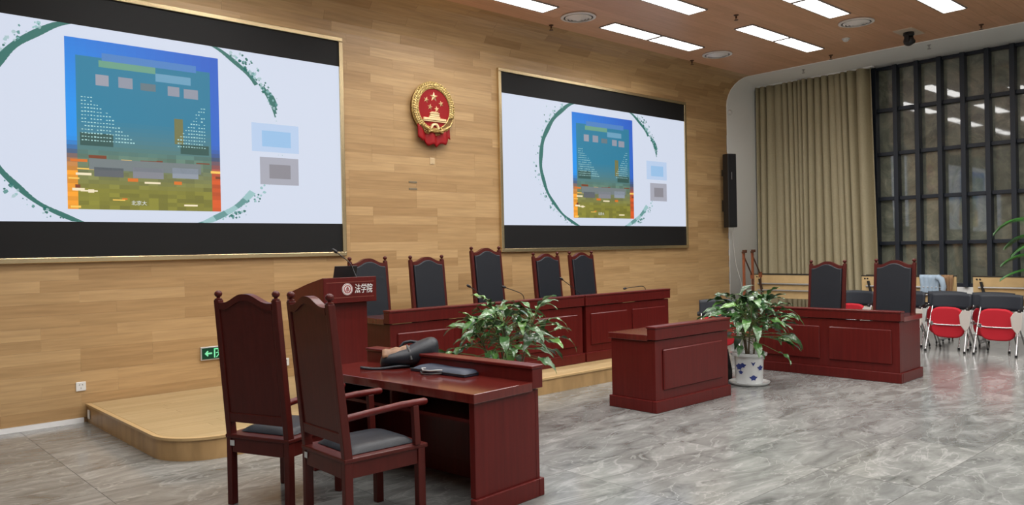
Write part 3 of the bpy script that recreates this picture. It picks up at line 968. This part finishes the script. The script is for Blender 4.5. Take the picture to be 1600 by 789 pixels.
armchair((10.345, 4.16, 0), PI / 2, 'right armchair of the two behind the far right table', 'armchairs at the far right table', top=1.322)

# ------------------------------------------------------------------ court tables
def desk(loc, rz, L, D, panels, label, cat='table', group=None, ledge=.83, name='court_table', shelf=True, cap=.006):
    """local x along the length, public face at y=0 looking to -y, user side at y=D; origin at the middle of the public face"""
    t = empty(name, loc, rz, label, cat, group)
    m = M['mahogany']
    top = .745
    h = L / 2
    ov = .022
    # plinth
    MB().span(-h, h, 0, .05, 0, .115).build('plinth', m, t, bevel=.006)
    for s in (-1, 1):
        x0, x1 = (-h, -h + .05) if s < 0 else (h - .05, h)
        MB().span(x0, x1, .05, D, 0, .115).build('plinth', m, t, bevel=.006)
    # carcass
    MB().span(-h + ov, h - ov, ov, ov + .03, .115, .69).build('front_board', m, t)
    for s in (-1, 1):
        x0, x1 = (-h + ov, -h + ov + .045) if s < 0 else (h - ov - .045, h - ov)
        MB().span(x0, x1, ov + .03, D - ov, .115, .69).build('side_board', m, t, bevel=.003)
    for a, b in panels:
        MB().span(a, b, ov - .018, ov + .002, .205, .60).build('raised_panel', m, t, bevel=.016, seg=1)
    # frame strips round the front
    # top with its raised front ledge
    MB().span(-h, h, .10, D, .688, top).build('tabletop', M['mahogany_top'], t, bevel=.004)
    MB().span(-h, h, 0, .10, .70, ledge - .022).build('ledge_riser', m, t, bevel=.004)
    MB().span(-h - cap, h + cap, -.008, .112, ledge - .022, ledge).build('ledge_cap', m, t, bevel=.006)
    if shelf:
        MB().span(-h + ov + .045, h - ov - .045, .20, D - .07, .55, .57).build('shelf', m, t)
        MB().span(-.012, .012, .20, D - .07, .57, .688).build('divider', m, t)
    return t
M['mahogany_top'] = furniture_wood('mahogany_top', (0.085, 0.010, 0.008, 1), (0.12, 0.015, 0.011, 1), rough=0.14, coat=0.8)

# near table: its public face looks to +x
L1 = 1.72
a1 = math.radians(5.4)
ux, uy = -math.sin(a1), math.cos(a1)
desk((3.575 + ux * L1 / 2, 3.655 + uy * L1 / 2, 0), PI / 2 + a1, L1, .63, [(-.75, -.06), (.06, .75)], 'near mahogany table with bags on it in front of the two armchairs', ledge=.850)
desk((6.69, 4.635, 0), 0, 1.29, .59, [(-.51, .51)], 'short mahogany table with one front panel, standing alone mid floor')
desk((9.115, 4.48, 0), -PI / 2 + math.radians(1.6), 1.77, .68, [(-.78, -.055), (.055, .78)], 'mahogany table with two front panels right of the potted plant', ledge=.812)
for x0, x1, pn, lab in ((4.345, 6.09, 2, 'left unit of the long mahogany bench, beside the lectern'), (6.095, 7.205, 1, 'short middle unit of the long mahogany bench'), (7.23, 8.965, 2, 'right unit of the long mahogany bench')):
    L = x1 - x0
    pans = [(-L / 2 + .105, -.055), (.055, L / 2 - .105)] if pn == 2 else [(-L / 2 + .11, L / 2 - .115)]
    desk(((x0 + x1) / 2, 6.60, PZ), 0, L, .60, pans, lab, 'bench', 'long bench units', ledge=.832, name='bench_unit', cap=0)

# ------------------------------------------------------------------ lectern
t = empty('lectern', (3.81, 6.42, PZ), 0, 'mahogany lectern with a white seal and three white characters', 'lectern')
m = M['mahogany']
MB().span(-.21, .21, .06, .52, 0, .95).build('pedestal', m, t, bevel=.004)
MB().span(-.25, .25, .02, .60, 0, .10).build('foot', m, t, bevel=.006)
tp = MB().prism([(0, .955), (.70, .925), (.73, 1.03), (.30, 1.135), (.02, 1.19), (0, 1.19)], -.28, .28, 'x').build('desk_head', m, t, bevel=.004)
for z in (1.005, 1.145):
    MB().box((0, -.001, z), (.50, .004, .005)).build('inlay_line', M['line'], tp)
sx, sz = -.035, 1.08
sd = MB().prism([(sx + .055 * math.cos(2 * PI * k / 32), sz + .055 * math.sin(2 * PI * k / 32)) for k in range(32)], -.004, .001, 'y').build('seal', M['ink_white'], tp)
def annulus(r0, r1, y0, y1, a0=0, a1=2 * PI, n=32):
    m_ = MB()
    for k in range(n):
        b0, b1 = a0 + (a1 - a0) * k / n, a0 + (a1 - a0) * (k + 1) / n
        m_.prism([(sx + r0 * math.cos(b0), sz + r0 * math.sin(b0)), (sx + r1 * math.cos(b0), sz + r1 * math.sin(b0)), (sx + r1 * math.cos(b1), sz + r1 * math.sin(b1)), (sx + r0 * math.cos(b1), sz + r0 * math.sin(b1))], y0, y1, 'y')
    return m_
annulus(.048, .051, -.006, -.003).build('seal_outer_ring', M['seal_red'], sd)
annulus(.030, .038, -.006, -.003).build('seal_inner_ring', M['seal_red'], sd)
gl = MB()
for zz, wd in ((.020, .012), (.006, .020), (-.008, .022)):
    for s in (-1, 1):
        gl.tube([(sx, -.006, sz + zz), (sx + s * wd * .6, -.006, sz + zz - .006), (sx + s * wd, -.006, sz + zz - .018)], .0028, 6)
gl.span(sx - .002, sx + .002, -.008, -.003, sz - .028, sz + .024)
gl.build('seal_mark', M['seal_red'], sd)
lt = text_mesh('法学院', .092, M['ink_white'], tp, (.040, -.002, 1.047), 'lettering', thick=.0015, shear=.12)
lt.scale = (.70, 1, 1)

# laptop and microphone on the lectern
sl_ang = math.atan2(1.135 - 1.03, .43)
t = empty('laptop', (3.93, 6.80, PZ + 1.133), 0, 'open black laptop standing on the lectern', 'laptop')
MB().box((0, 0, .0), (.25, .19, .014), rot(-sl_ang, 0, 0, (0, .05, -.016))).build('base', M['black'], t, bevel=.004)
MB().box((0, 0, .085), (.25, .008, .17), rot(.30, 0, 0, (0, -.055, -.004))).build('lid', M['black'], t, bevel=.004)
def goose(name, pts, label, base, group=None, cat='microphone'):
    t = empty(name, base, 0, label, cat, group)
    MB().box((0, 0, .012), (.10, .12, .024)).build('base', M['black'], t, bevel=.008)
    p = [Vector((0, 0, .022))] + [Vector(q) - Vector(base) for q in pts]
    # smooth the polyline
    sm = []
    for i in range(len(p) - 1):
        p0, p1, p2, p3 = p[max(i - 1, 0)], p[i], p[i + 1], p[min(i + 2, len(p) - 1)]
        for k in range(6):
            u = k / 6
            sm.append(.5 * ((2 * p1) + (-p0 + p2) * u + (2 * p0 - 5 * p1 + 4 * p2 - p3) * u * u + (-p0 + 3 * p1 - 3 * p2 + p3) * u ** 3))
    sm.append(p[-1])
    MB().tube(sm, .0048, 8).build('gooseneck', M['black'], t, smooth=60)
    d = (sm[-1] - sm[-3]).normalized()
    MB().tube([sm[-1] - d * .005, sm[-1] + d * .008, sm[-1] + d * .03, sm[-1] + d * .05, sm[-1] + d * .06], [.007, .014, .016, .014, .006], 12).build('capsule', M['black'], t, smooth=60)
goose('gooseneck_microphone', [(4.00, 6.66, 1.40), (3.97, 6.70, 1.50), (3.86, 6.74, 1.60)], 'black gooseneck microphone rising from the lectern', (4.0, 6.62, PZ + 1.152))
BT = PZ + .745
for k, (bx_, pts, lab) in enumerate((
        (5.90, [(5.89, 6.9, 1.0), (5.80, 6.9, 1.09), (5.64, 6.9, 1.18)], 'gooseneck microphone in front of the tallest armchair, pointing left'),
        (6.46, [(6.46, 6.9, 1.02), (6.40, 6.9, 1.075), (6.17, 6.9, 1.15)], 'gooseneck microphone just right of the tallest armchair'),
        (7.47, [(7.46, 6.9, 1.01), (7.38, 6.9, 1.06), (7.14, 6.9, 1.20)], 'gooseneck microphone between the two rightmost bench armchairs'),
        (8.80, [(8.80, 6.9, 1.0), (8.74, 6.9, 1.045), (8.55, 6.9, 1.045), (8.38, 6.9, 1.035)], 'low bent gooseneck microphone at the right end of the bench'))):
    goose('gooseneck_microphone', pts, lab, (bx_, 6.9, BT), 'bench microphones')

# ------------------------------------------------------------------ things on the near table
TZ = .745
# dark backpack lying on its side
t = empty('backpack', (3.37, 4.89, TZ), math.radians(-34), 'black leather backpack with a tan patch lying on the near table', 'bag')
def blob(cx_, cz_, sx_, sy_, sz_, p=2.6, nu=18, nv=12):
    def fn(u, v):
        th = PI * v; ph = 2 * PI * u
        def e(c): return math.copysign(abs(c) ** (2 / p), c)
        return (cx_ + sx_ * e(math.sin(th)) * e(math.cos(ph)), sy_ * e(math.sin(th)) * e(math.sin(ph)), cz_ - sz_ * e(math.cos(th)))
    return fn
bd = MB()
prof_ = [(x * .84, z * .95, y * 1.0, r * 1.0) for x, z, y, r in [(-.24, .03, .07, .03), (-.20, .055, .11, .05), (-.10, .065, .14, .062), (0, .072, .15, .070), (.10, .10, .15, .085), (.19, .125, .135, .092), (.25, .135, .11, .08), (.285, .135, .06, .045)]]
vs = []; fs = []
SEG = 20
for i, (x, zc_, ry, rz_) in enumerate(prof_):
    for k in range(SEG):
        an = 2 * PI * k / SEG
        c, s = math.cos(an), math.sin(an)
        vs.append((x, ry * math.copysign(abs(c) ** .8, c), max(.002, zc_ + rz_ * math.copysign(abs(s) ** .8, s))))
for i in range(len(prof_) - 1):
    for k in range(SEG):
        k2 = (k + 1) % SEG
        fs.append((i * SEG + k, i * SEG + k2, (i + 1) * SEG + k2, (i + 1) * SEG + k))
fs.append(list(range(SEG))[::-1]); fs.append([(len(prof_) - 1) * SEG + k for k in range(SEG)])
bd.add(vs, fs).build('body', M['leather'], t, smooth=80, subd=1)
def patch(u, v):
    x = -.18 + .20 * u; y = -.10 + .15 * v
    return (x, y, .124 + .03 * u - .05 * (2 * v - 1) ** 2 + .006 * math.sin(u * 17))
MB().grid(patch, 8, 8).build('tan_patch', M['brown_leather'], t, smooth=60, solid=.008)
MB().tube([(-.05, .06, .13), (-.02, .06, .165), (.03, .05, .175), (.08, .05, .165), (.10, .05, .17)], .012, 8).build('top_handle', M['leather'], t, smooth=60)
MB().tube([(.0, -.03, .15), (.02, -.12, .12), (.03, -.15, .06)], .012, 8).build('compression_strap', M['black'], t, smooth=60)
def strap(u, v):
    x = .02 - .36 * u; y = -.12 - .05 * math.sin(u * 3) + .05 * v
    return (x, y, .012 + .006 * math.sin(u * 7))
MB().grid(strap, 12, 2).build('shoulder_strap', M['leather'], t, smooth=60, solid=.014)

# navy sleeve lying flat
t = empty('laptop_bag', (3.43, 4.405, TZ), math.radians(6), 'flat navy nylon laptop bag with two handles on the near table', 'bag')
def sleeve(u, v):
    a, b = 2 * u - 1, 2 * v - 1
    e = (1 - abs(a) ** 6) * (1 - abs(b) ** 6)
    return (a * .165, b * .275, .012 + .030 * max(0, e) ** .4 + .004 * math.sin(a * 4 + b * 3))
sb = MB().span(-.165, .165, -.275, .275, .001, .018).build('underside', M['navy_cloth'], t, bevel=.006)
MB().grid(sleeve, 18, 22).build('cover', M['navy_cloth'], t, smooth=70)
MB().tube([(-.165, -.275, .018), (.165, -.275, .018), (.165, .275, .018), (-.165, .275, .018), (-.165, -.275, .018)], .004, 6).build('zip', M['black'], t)
for dz, dx in ((.032, 0), (.010, -.012)):
    MB().tube([(-.162, -.055, dz), (-.20 + dx, -.05, dz + .004), (-.228 + dx, -.005, dz), (-.228 + dx, .065, dz - .002), (-.20 + dx, .11, dz + .004), (-.162, .115, dz)], .0055, 8).build('handle', M['black'] if dx else M['grey_plastic'], t, smooth=60)
MB().box((.10, -.276, .014), (.05, .004, .01)).build('label_tab', M['white_plastic'], t)

t = empty('cable_grommet', (3.405, 5.30, TZ), 0, 'small white round disc on the far end of the near table', 'grommet')
MB().lathe([(.001, 0), (.032, 0), (.03, .005), (.001, .006)], 20).build('rim', M['white_plastic'], t, smooth=40)
MB().lathe([(.001, .005), (.018, .005), (.018, .007), (.001, .007)], 20).build('cap', M['paper_tag'], t)

# ------------------------------------------------------------------ potted plants
def leaf_mesh(L, W, droop, fold, wav, seed):
    rnd = random.Random(seed)
    def fn(u, v):
        w = W * (math.sin(PI * min(1, u * .93 + .04)) ** .85) * (1 - .35 * u)
        b = 2 * v - 1
        ang = droop * u
        x = L * (math.sin(ang) / droop if droop > .01 else u)
        z = -L * (1 - math.cos(ang)) / droop if droop > .01 else 0
        return (x, b * w, z + fold * w * abs(b) + wav * math.sin(u * 13 + b * 2) * abs(b))
    mb = MB().grid(fn, 9, 4)
    o = mb.build('leaf', M['leaf'], smooth=80)
    me = o.data; bpy.data.objects.remove(o)
    return me
LEAVES = [leaf_mesh(.26, .052, 1.1, .35, .010, 1), leaf_mesh(.30, .056, 1.5, .3, .012, 2), leaf_mesh(.25, .055, .7, .5, .010, 3), leaf_mesh(.20, .052, .9, .3, .014, 4)]
def foliage(t, stems, n, seed, spread, zlo, zhi, scale=1.0, start=.30):
    rnd = random.Random(seed)
    for i, (sx_, sy_, h, lean, az) in enumerate(stems):
        pts = [(sx_ + lean * (k / 5) ** 1.4 * math.cos(az), sy_ + lean * (k / 5) ** 1.4 * math.sin(az), zlo + (h - zlo) * k / 5) for k in range(6)]
        st = MB().tube(pts, [.012, .011, .010, .009, .008, .005], 8).build('stem', M['bark'], t, smooth=60)
    for i in range(n):
        sx_, sy_, h, lean, az = stems[i % len(stems)]
        k = (i // len(stems) + .5) / (n / len(stems))
        u = start + (1 - start) * k
        px, py, pz = sx_ + lean * u ** 1.4 * math.cos(az), sy_ + lean * u ** 1.4 * math.sin(az), zlo + (h - zlo) * u
        a = i * 2.399 + rnd.uniform(-.3, .3)
        pet = (.05 + .22 * (1 - k) * spread + rnd.uniform(0, .05)) * scale
        el = .05 + 1.0 * k ** 1.6 + rnd.uniform(-.4, .35)
        dx, dy, dz = math.cos(a) * math.cos(el), math.sin(a) * math.cos(el), math.sin(el)
        b = (px + dx * pet, py + dy * pet, pz + dz * pet + .02)
        MB().tube([(px, py, pz), ((px + b[0]) / 2, (py + b[1]) / 2, (pz + b[2]) / 2 + .015), b], [.005, .004, .003], 5).build('petiole', M['petiole'], t, smooth=60)
        o = bpy.data.objects.new('leaf', LEAVES[rnd.randrange(4)]); COL.objects.link(o); o.parent = t
        s = rnd.uniform(.8, 1.15) * scale
        o.location = b; o.scale = (s, s * rnd.uniform(.85, 1.2), s)
        o.rotation_euler = (rnd.uniform(-.5, .5), -el * .75 - .05, a + rnd.uniform(-.15, .15))
# plant in the porcelain pot
t = empty('potted_plant', (8.07, 4.86, 0), 0, 'leafy green plant in a blue and white porcelain pot by the far right table', 'plant')
MB().lathe([(.001, 0), (.20, 0), (.225, .02), (.23, .035), (.215, .035), (.2, .022), (.001, .022)], 32).build('saucer', M['porcelain'], t, smooth=50)
pot = MB().lathe([(.001, .02), (.145, .02), (.15, .04), (.163, .30), (.165, .325), (.20, .335), (.205, .36), (.19, .365), (.165, .355), (.15, .33), (.148, .31), (.001, .31)], 36).build('pot', M['porcelain'], t, smooth=50)
MB().lathe([(.001, .305), (.15, .305), (.15, .322), (.08, .335), (.001, .33)], 24).build('soil', M['soil'], t, smooth=50)
def on_pot(pts, name):
    mb = MB()
    P = []
    for an, z in pts:
        r_ = .152 + (z - .04) * .05 + .0015
        P.append((r_ * math.cos(an), r_ * math.sin(an), z))
    c = Vector((0, 0, 0))
    for p in P: c += Vector(p)
    c /= len(P); cn = Vector((c.x, c.y, 0)).normalized()
    c = cn * (.152 + (c.z - .04) * .05 + .002) + Vector((0, 0, c.z))
    mb.add(P + [c], [(k, (k + 1) % len(P), len(P)) for k in range(len(P))])
    mb.build(name, M['cobalt'], pot)
view = math.atan2(-4.86, -8.07)
for dv, zz, sz_ in ((-.75, .21, 1.0), (-.45, .23, .75), (.85, .20, .8), (.30, .09, .85), (-.62, .15, .6)):
    pts = [(view + dv + sz_ * .30 * (1 + .3 * math.sin(3 * q)) * math.cos(q), zz + sz_ * .034 * (1 + .35 * math.sin(5 * q)) * math.sin(q)) for q in [2 * PI * k / 14 for k in range(14)]]
    on_pot(pts, 'painted_flower')
on_pot([(view + .12, .27), (view + .28, .225), (view + .44, .27), (view + .38, .27), (view + .28, .245), (view + .18, .27)], 'painted_leaf')
foliage(t, [(0, .02, .93, .10, 2.2), (.05, -.03, .90, .16, -.5), (-.04, -.02, .86, .2, 3.9), (.03, .05, .80, .22, 1.0)], 144, 21, 1.55, .31, .95, 1.0, start=.36)
# plant behind the near table
t = empty('potted_plant', (4.82, 5.36, 0), 0, 'bushy green plant behind the near table in front of the bench', 'plant')
MB().lathe([(.001, 0), (.20, 0), (.235, .25), (.25, .26), (.25, .29), (.225, .29), (.22, .25), (.001, .25)], 28).build('pot', M['black'], t, smooth=50)
MB().lathe([(.001, .245), (.221, .245), (.221, .262), (.001, .27)], 24).build('soil', M['soil'], t, smooth=50)
foliage(t, [(0, .03, 1.04, .12, 2.4), (.06, -.04, 1.00, .18, -.6), (-.05, -.04, .97, .22, 3.8), (.04, .07, .90, .26, 1.0), (-.08, .05, .86, .22, 3.0)], 150, 33, 1.6, .26, 1.1, .86, start=.56)

# palm at the right picture edge
t = empty('potted_palm', (12.97, 2.52, 0), 0, 'feathery palm at the right picture edge in front of the window grid', 'plant')
MB().lathe([(.001, 0), (.18, 0), (.24, .35), (.25, .37), (.22, .37), (.21, .34), (.001, .34)], 24).build('pot', M['porcelain'], t, smooth=50)
MB().lathe([(.001, .33), (.212, .33), (.212, .35), (.001, .355)], 20).build('soil', M['soil'], t, smooth=50)
for s in range(3):
    MB().tube([(.04 * math.cos(s * 2.1), .04 * math.sin(s * 2.1), .33), (.07 * math.cos(s * 2.1), .07 * math.sin(s * 2.1), 1.0 + .1 * s)], .018, 8).build('stem', M['bark'], t, smooth=60)
rnd = random.Random(9)
for k in range(18):
    az = k * 2.399 + .3
    h0 = 1.0 + .25 * rnd.random()
    Lf = rnd.uniform(.75, 1.12)
    rise = rnd.uniform(.2, 1.15)
    if k >= 14:
        az, h0, Lf, rise = ((1.62, 1.25, 1.30, 1.05), (1.40, 1.2, 1.25, .80), (1.72, 1.05, 1.20, .35), (1.5, 1.15, 1.25, .50))[k - 14]
    fm = MB()
    spine = []
    for q in range(11):
        u = q / 10
        rad = Lf * (u * .95)
        spine.append(Vector((rad * math.cos(az), rad * math.sin(az), h0 + rise * math.sin(u * 2.1) * .75 - .25 * u * u)))
    fm.tube(spine, [.008 - .006 * q / 10 for q in range(11)], 5)
    side = Vector((-math.sin(az), math.cos(az), 0)); fw_ = Vector((math.cos(az), math.sin(az), 0))
    for q in range(6, 60):
        u = q / 60
        i = min(9, int(u * 10)); f_ = u * 10 - i
        p = spine[i].lerp(spine[i + 1], f_)
        ll = .30 * math.sin(PI * (u * .85 + .12))
        for s in (-1, 1):
            tip = p + side * s * ll * .8 + fw_ * ll * .55 + Vector((0, 0, -.05 - .10 * ll))
            mid = p.lerp(tip, .5) + Vector((0, 0, .02))
            wv = fw_ * .008
            fm.add([p - wv * .5, p + wv * .5, mid + wv, mid - wv, tip], [(0, 1, 2, 3), (3, 2, 4)])
    fm.build('frond', M['palm'], t)

# ------------------------------------------------------------------ floor speaker behind the short table
t = empty('floor_speaker', (8.12, 5.36, 0), -.5, 'black wedge speaker on the floor behind the short table', 'speaker')
MB().prism([(-.17, 0), (.17, 0), (.12, .36), (-.08, .36), (-.17, .12)], -.15, .15, 'x').build('cabinet', M['black'], t, bevel=.01)
MB().box((0, 0, 0), (.26, .01, .22), rot(-.36, 0, 0, (0, -.13, .24))).build('grille', M['black_cloth'], t)

# ------------------------------------------------------------------ red flip-seat chairs
def tablet_chair():
    t = empty('training_chair', (0, 0, 0), 0)
    def pad(u, v):
        a, b = 2 * u - 1, 2 * v - 1
        w = .215 * (1 - .10 * abs(b) ** 3)
        bb = b * (1 - .12 * abs(a) ** 4)
        return (a * w, .11, .43 + .225 * bb)
    n = 24
    ol_ = []
    for k in range(n):
        an = 2 * PI * k / n
        c, s = math.cos(an), math.sin(an)
        ol_.append((.225 * math.copysign(abs(c) ** .55, c), .43 + .225 * math.copysign(abs(s) ** .6, s)))
    MB().prism(ol_, .09, .15, 'y', rot(-.08, 0, 0)).build('seat', M['red_fabric'], t, bevel=.022, seg=3, smooth=60)
    def back(u, v):
        a = 2 * u - 1
        return (a * .27, .02 - .05 * (1 - a * a) - .03 * v, .60 + .225 * v + .012 * (1 - a * a) * v)
    MB().grid(back, 14, 5).build('backrest', M['mesh_back'], t, smooth=60, solid=.022, bevel=.0)
    MB().tube([(-.25, .165, .395), (-.12, .19, .385), (.12, .19, .385), (.25, .165, .395)], .010, 8).build('crossbar', M['chrome'], t, smooth=60)
    for s in (-1, 1):
        MB().box((s * .205, .17, .40), (.035, .03, .06)).build('seat_bracket', M['chrome'], t, bevel=.004)
        fl_ = MB().tube([(s * .245, .03, .64), (s * .25, .13, .42), (s * .26, .29, .025)], .0115, 8).build('front_leg', M['chrome'], t, smooth=60)
        MB().lathe([(.001, 0), (.018, 0), (.018, .03), (.001, .035)], 10, rot(0, 0, 0, (s * .26, .292, 0))).build('foot', M['black'], fl_)
        rl = MB().tube([(s * .235, .12, .46), (s * .235, -.02, .30), (s * .24, -.22, .045)], .0115, 8).build('rear_leg', M['chrome'], t, smooth=60)
        MB().ball((s * .24, -.22, .026), (.014, .026, .026), u=10, w=6).build('caster', M['black'], rl, smooth=60)
        MB().tube([(s * .265, -.02, .64), (s * .285, .10, .655), (s * .285, .20, .63)], .018, 8).build('armrest', M['black'], t, smooth=60)
    tb = MB().prism([(-.07, .60), (.03, .61), (.075, .54), (.06, .40), (.0, .31), (-.05, .38)], -.0075, .0075, 'x', rot(0, 0, -.95, (-.268, .27, 0))).build('writing_tablet', M['tablet'], t, bevel=.003)
    MB().ball((-.285, .22, .62), (.022, .03, .03), u=10, w=6).build('hinge', M['black'], tb, smooth=60)
    return t
tc0 = tablet_chair()
CH = [
    (12.42, 4.80, 'red flip-seat chair half hidden by the far right table, front row'),
    (12.42, 4.17, 'red flip-seat chair beside the far right table, first whole one in the front row'),
    (12.42, 3.535, 'red flip-seat chair second whole one in the front row, nearer the right edge'),
    (12.42, 2.90, 'red flip-seat chair cut by the right picture edge in the front row'),
    (12.80, 4.98, 'red flip-seat chair in the second row behind the half hidden one'),
    (12.80, 4.36, 'red flip-seat chair in the second row behind the first whole one'),
    (12.80, 3.74, 'red flip-seat chair in the second row behind the second whole one'),
    (12.42, 5.55, 'flip-seat chair whose black back shows between the two far right armchairs'),
]
for k, (x, yv, lab) in enumerate(CH):
    o = tc0 if k == 0 else copy_tree(tc0)
    o.location = (x, yv, 0); o.rotation_euler = (0, 0, PI / 2 + random.uniform(-.05, .05))
    tag(o, lab, 'chair', 'red flip-seat chairs')
o = copy_tree(tc0); o.location = (9.62, 6.25, 0); o.rotation_euler = (0, 0, PI / 2 + .6)
tag(o, 'red flip-seat chair standing behind the porcelain potted plant', 'chair', 'red flip-seat chairs')

# ------------------------------------------------------------------ folded flip-top tables
def flip_table(loc, rz, L, label, flat=False):
    t = empty('flip_top_table', loc, rz, label, 'table', 'folded flip-top tables')
    h = L / 2
    H = .45
    if flat:
        MB().span(-h, h, -.20, .20, .725, .75).build('tabletop', M['maple'], t, bevel=.003)
        zt = .70
    else:
        top = MB().span(-h, h, -.012, .012, 1.04 - H, 1.025).build('tabletop', M['maple'], t, bevel=.003)
        MB().span(-h - .003, h + .003, -.016, .016, 1.022, 1.04).build('edge_band', M['dark_edge'], top)
        MB().tube([(-h + .08, -.032, .86), (h - .08, -.032, .86)], .016, 8).build('rail', M['steel'], t, smooth=60)
        MB().tube([(-h + .08, -.04, .74), (h - .08, -.04, .74)], .014, 8).build('rail', M['steel'], t, smooth=60)
        for s in (-1, 1):
            for dx in (.055, .10):
                MB().lathe([(.001, 0), (.014, 0), (.014, .006), (.001, .006)], 10, rot(PI / 2, 0, 0, (s * (h - dx), -.012, .985))).build('bolt_cap', M['black'], t)
            MB().prism([(s * (h - .10), .95), (s * (h - .135), .95), (s * (h - .19), .70), (s * (h - .155), .70)], -.055, -.014, 'y').build('bracket', M['black'], t, bevel=.004)
        zt = .72
    for s in (-1, 1):
        x = s * (h - .14)
        lg = MB().tube([(x, -.03, zt), (x, -.03, .07)], .02, 8).build('leg', M['steel'], t, smooth=60)
        ft = MB().tube([(x, -.22, .06), (x, .20, .06)], .018, 8).build('foot_bar', M['steel'], t, smooth=60)
        for dy in (-.22, .20):
            MB().ball((x, dy, .026), (.014, .026, .026), u=10, w=6).build('caster', M['black'], ft, smooth=60)
    return t
R90 = -PI / 2
flip_table((13.46, 7.24, 0), R90, 1.42, 'folded flip-top table beside the two wooden easels, front one')
flip_table((13.72, 7.30, 0), R90, 1.42, 'folded flip-top table nested behind the one by the easels')
flip_table((13.35, 5.16, 0), R90, 1.42, 'folded flip-top table with clothes over it behind the far right armchairs')
flip_table((13.62, 5.20, 0), R90, 1.42, 'folded flip-top table nested behind the one with clothes')
flip_table((13.55, 3.52, 0), R90, 1.42, 'folded flip-top table behind the red chairs at the right edge')
flip_table((13.295, 3.45, 0), R90, 1.40, 'open flip-top table lying level in front of the rightmost folded one', flat=True)

# clothes hung over the folded table
def garment(loc, w, front, backd, mat, name, label, seed, sleeve=False):
    t = empty(name, loc, R90, label, 'clothing')
    rnd = random.Random(seed)
    ph = rnd.uniform(0, 6)
    def fn(u, v):
        s = (v - .35) * (front + backd)           # negative: behind
        x = (u - .5) * w * (1 + .08 * math.sin(v * 5 + ph))
        r = .022
        if s > 0: y = -r - .02 * math.sin(u * 14 + ph) ** 2 - .01 * v; z = -s + .012
        else: y = r + .012 * math.sin(u * 11 + ph) ** 2; z = s + .012
        if abs(s) < .02: y = -r * s / .02; z = .014
        return (x, y - .004, z + .015 * math.sin(u * 5 + ph) * (v - .3))
    MB().grid(fn, 24, 26).build('body', mat, t, smooth=80, solid=.008)
    if sleeve:
        MB().tube([(w * .40, -.05, -.02), (w * .62, -.075, -.05), (w * .72, -.08, -.16), (w * .68, -.075, -.22)], [.05, .048, .042, .04], 10).build('sleeve', mat, t, smooth=80)
    return t
garment((13.35, 4.78, 1.04), .30, .28, .16, M['shirt_blue'], 'shirt', 'pale blue shirt draped over the folded table behind the right armchair', 1, True)
garment((13.35, 4.53, 1.04), .16, .32, .16, M['brown_cloth'], 'jacket', 'brown garment hung beside the pale blue shirt', 2)

# wooden easels leaning by the white wall
def easel(x, yv, label):
    t = empty('easel', (x, yv, 0), 0, label, 'easel', 'wooden easels')
    MB().box((0, 0, .735), (.045, .03, 1.47)).build('upright', M['orange_wood'], t, bevel=.003)
    MB().tube([(0, .03, 1.47), (.36, .05, 1.03), (.42, .07, .02)], .013, 6).build('rear_leg', M['orange_wood_dark'], t)
    MB().box((0, 0, .012), (.30, .18, .024)).build('foot', M['orange_wood'], t, bevel=.003)
    MB().box((0, -.02, 1.48), (.06, .06, .05)).build('head_clamp', M['orange_wood_dark'], t, bevel=.004)
    MB().box((-.05, -.03, 1.455), (.07, .02, .02)).build('peg', M['orange_wood_dark'], t)
    MB().box((.35, .05, 1.04), (.05, .05, .10)).build('slide_clamp', M['orange_wood'], t, bevel=.004)
M['orange_wood_dark'] = plain('dark_easel_wood', (.07, .025, .012, 1), .45)
easel(12.18, 7.40, 'left wooden easel between the timber wall end and the folded tables')
easel(12.80, 7.60, 'right wooden easel next to the folded tables and curtain')
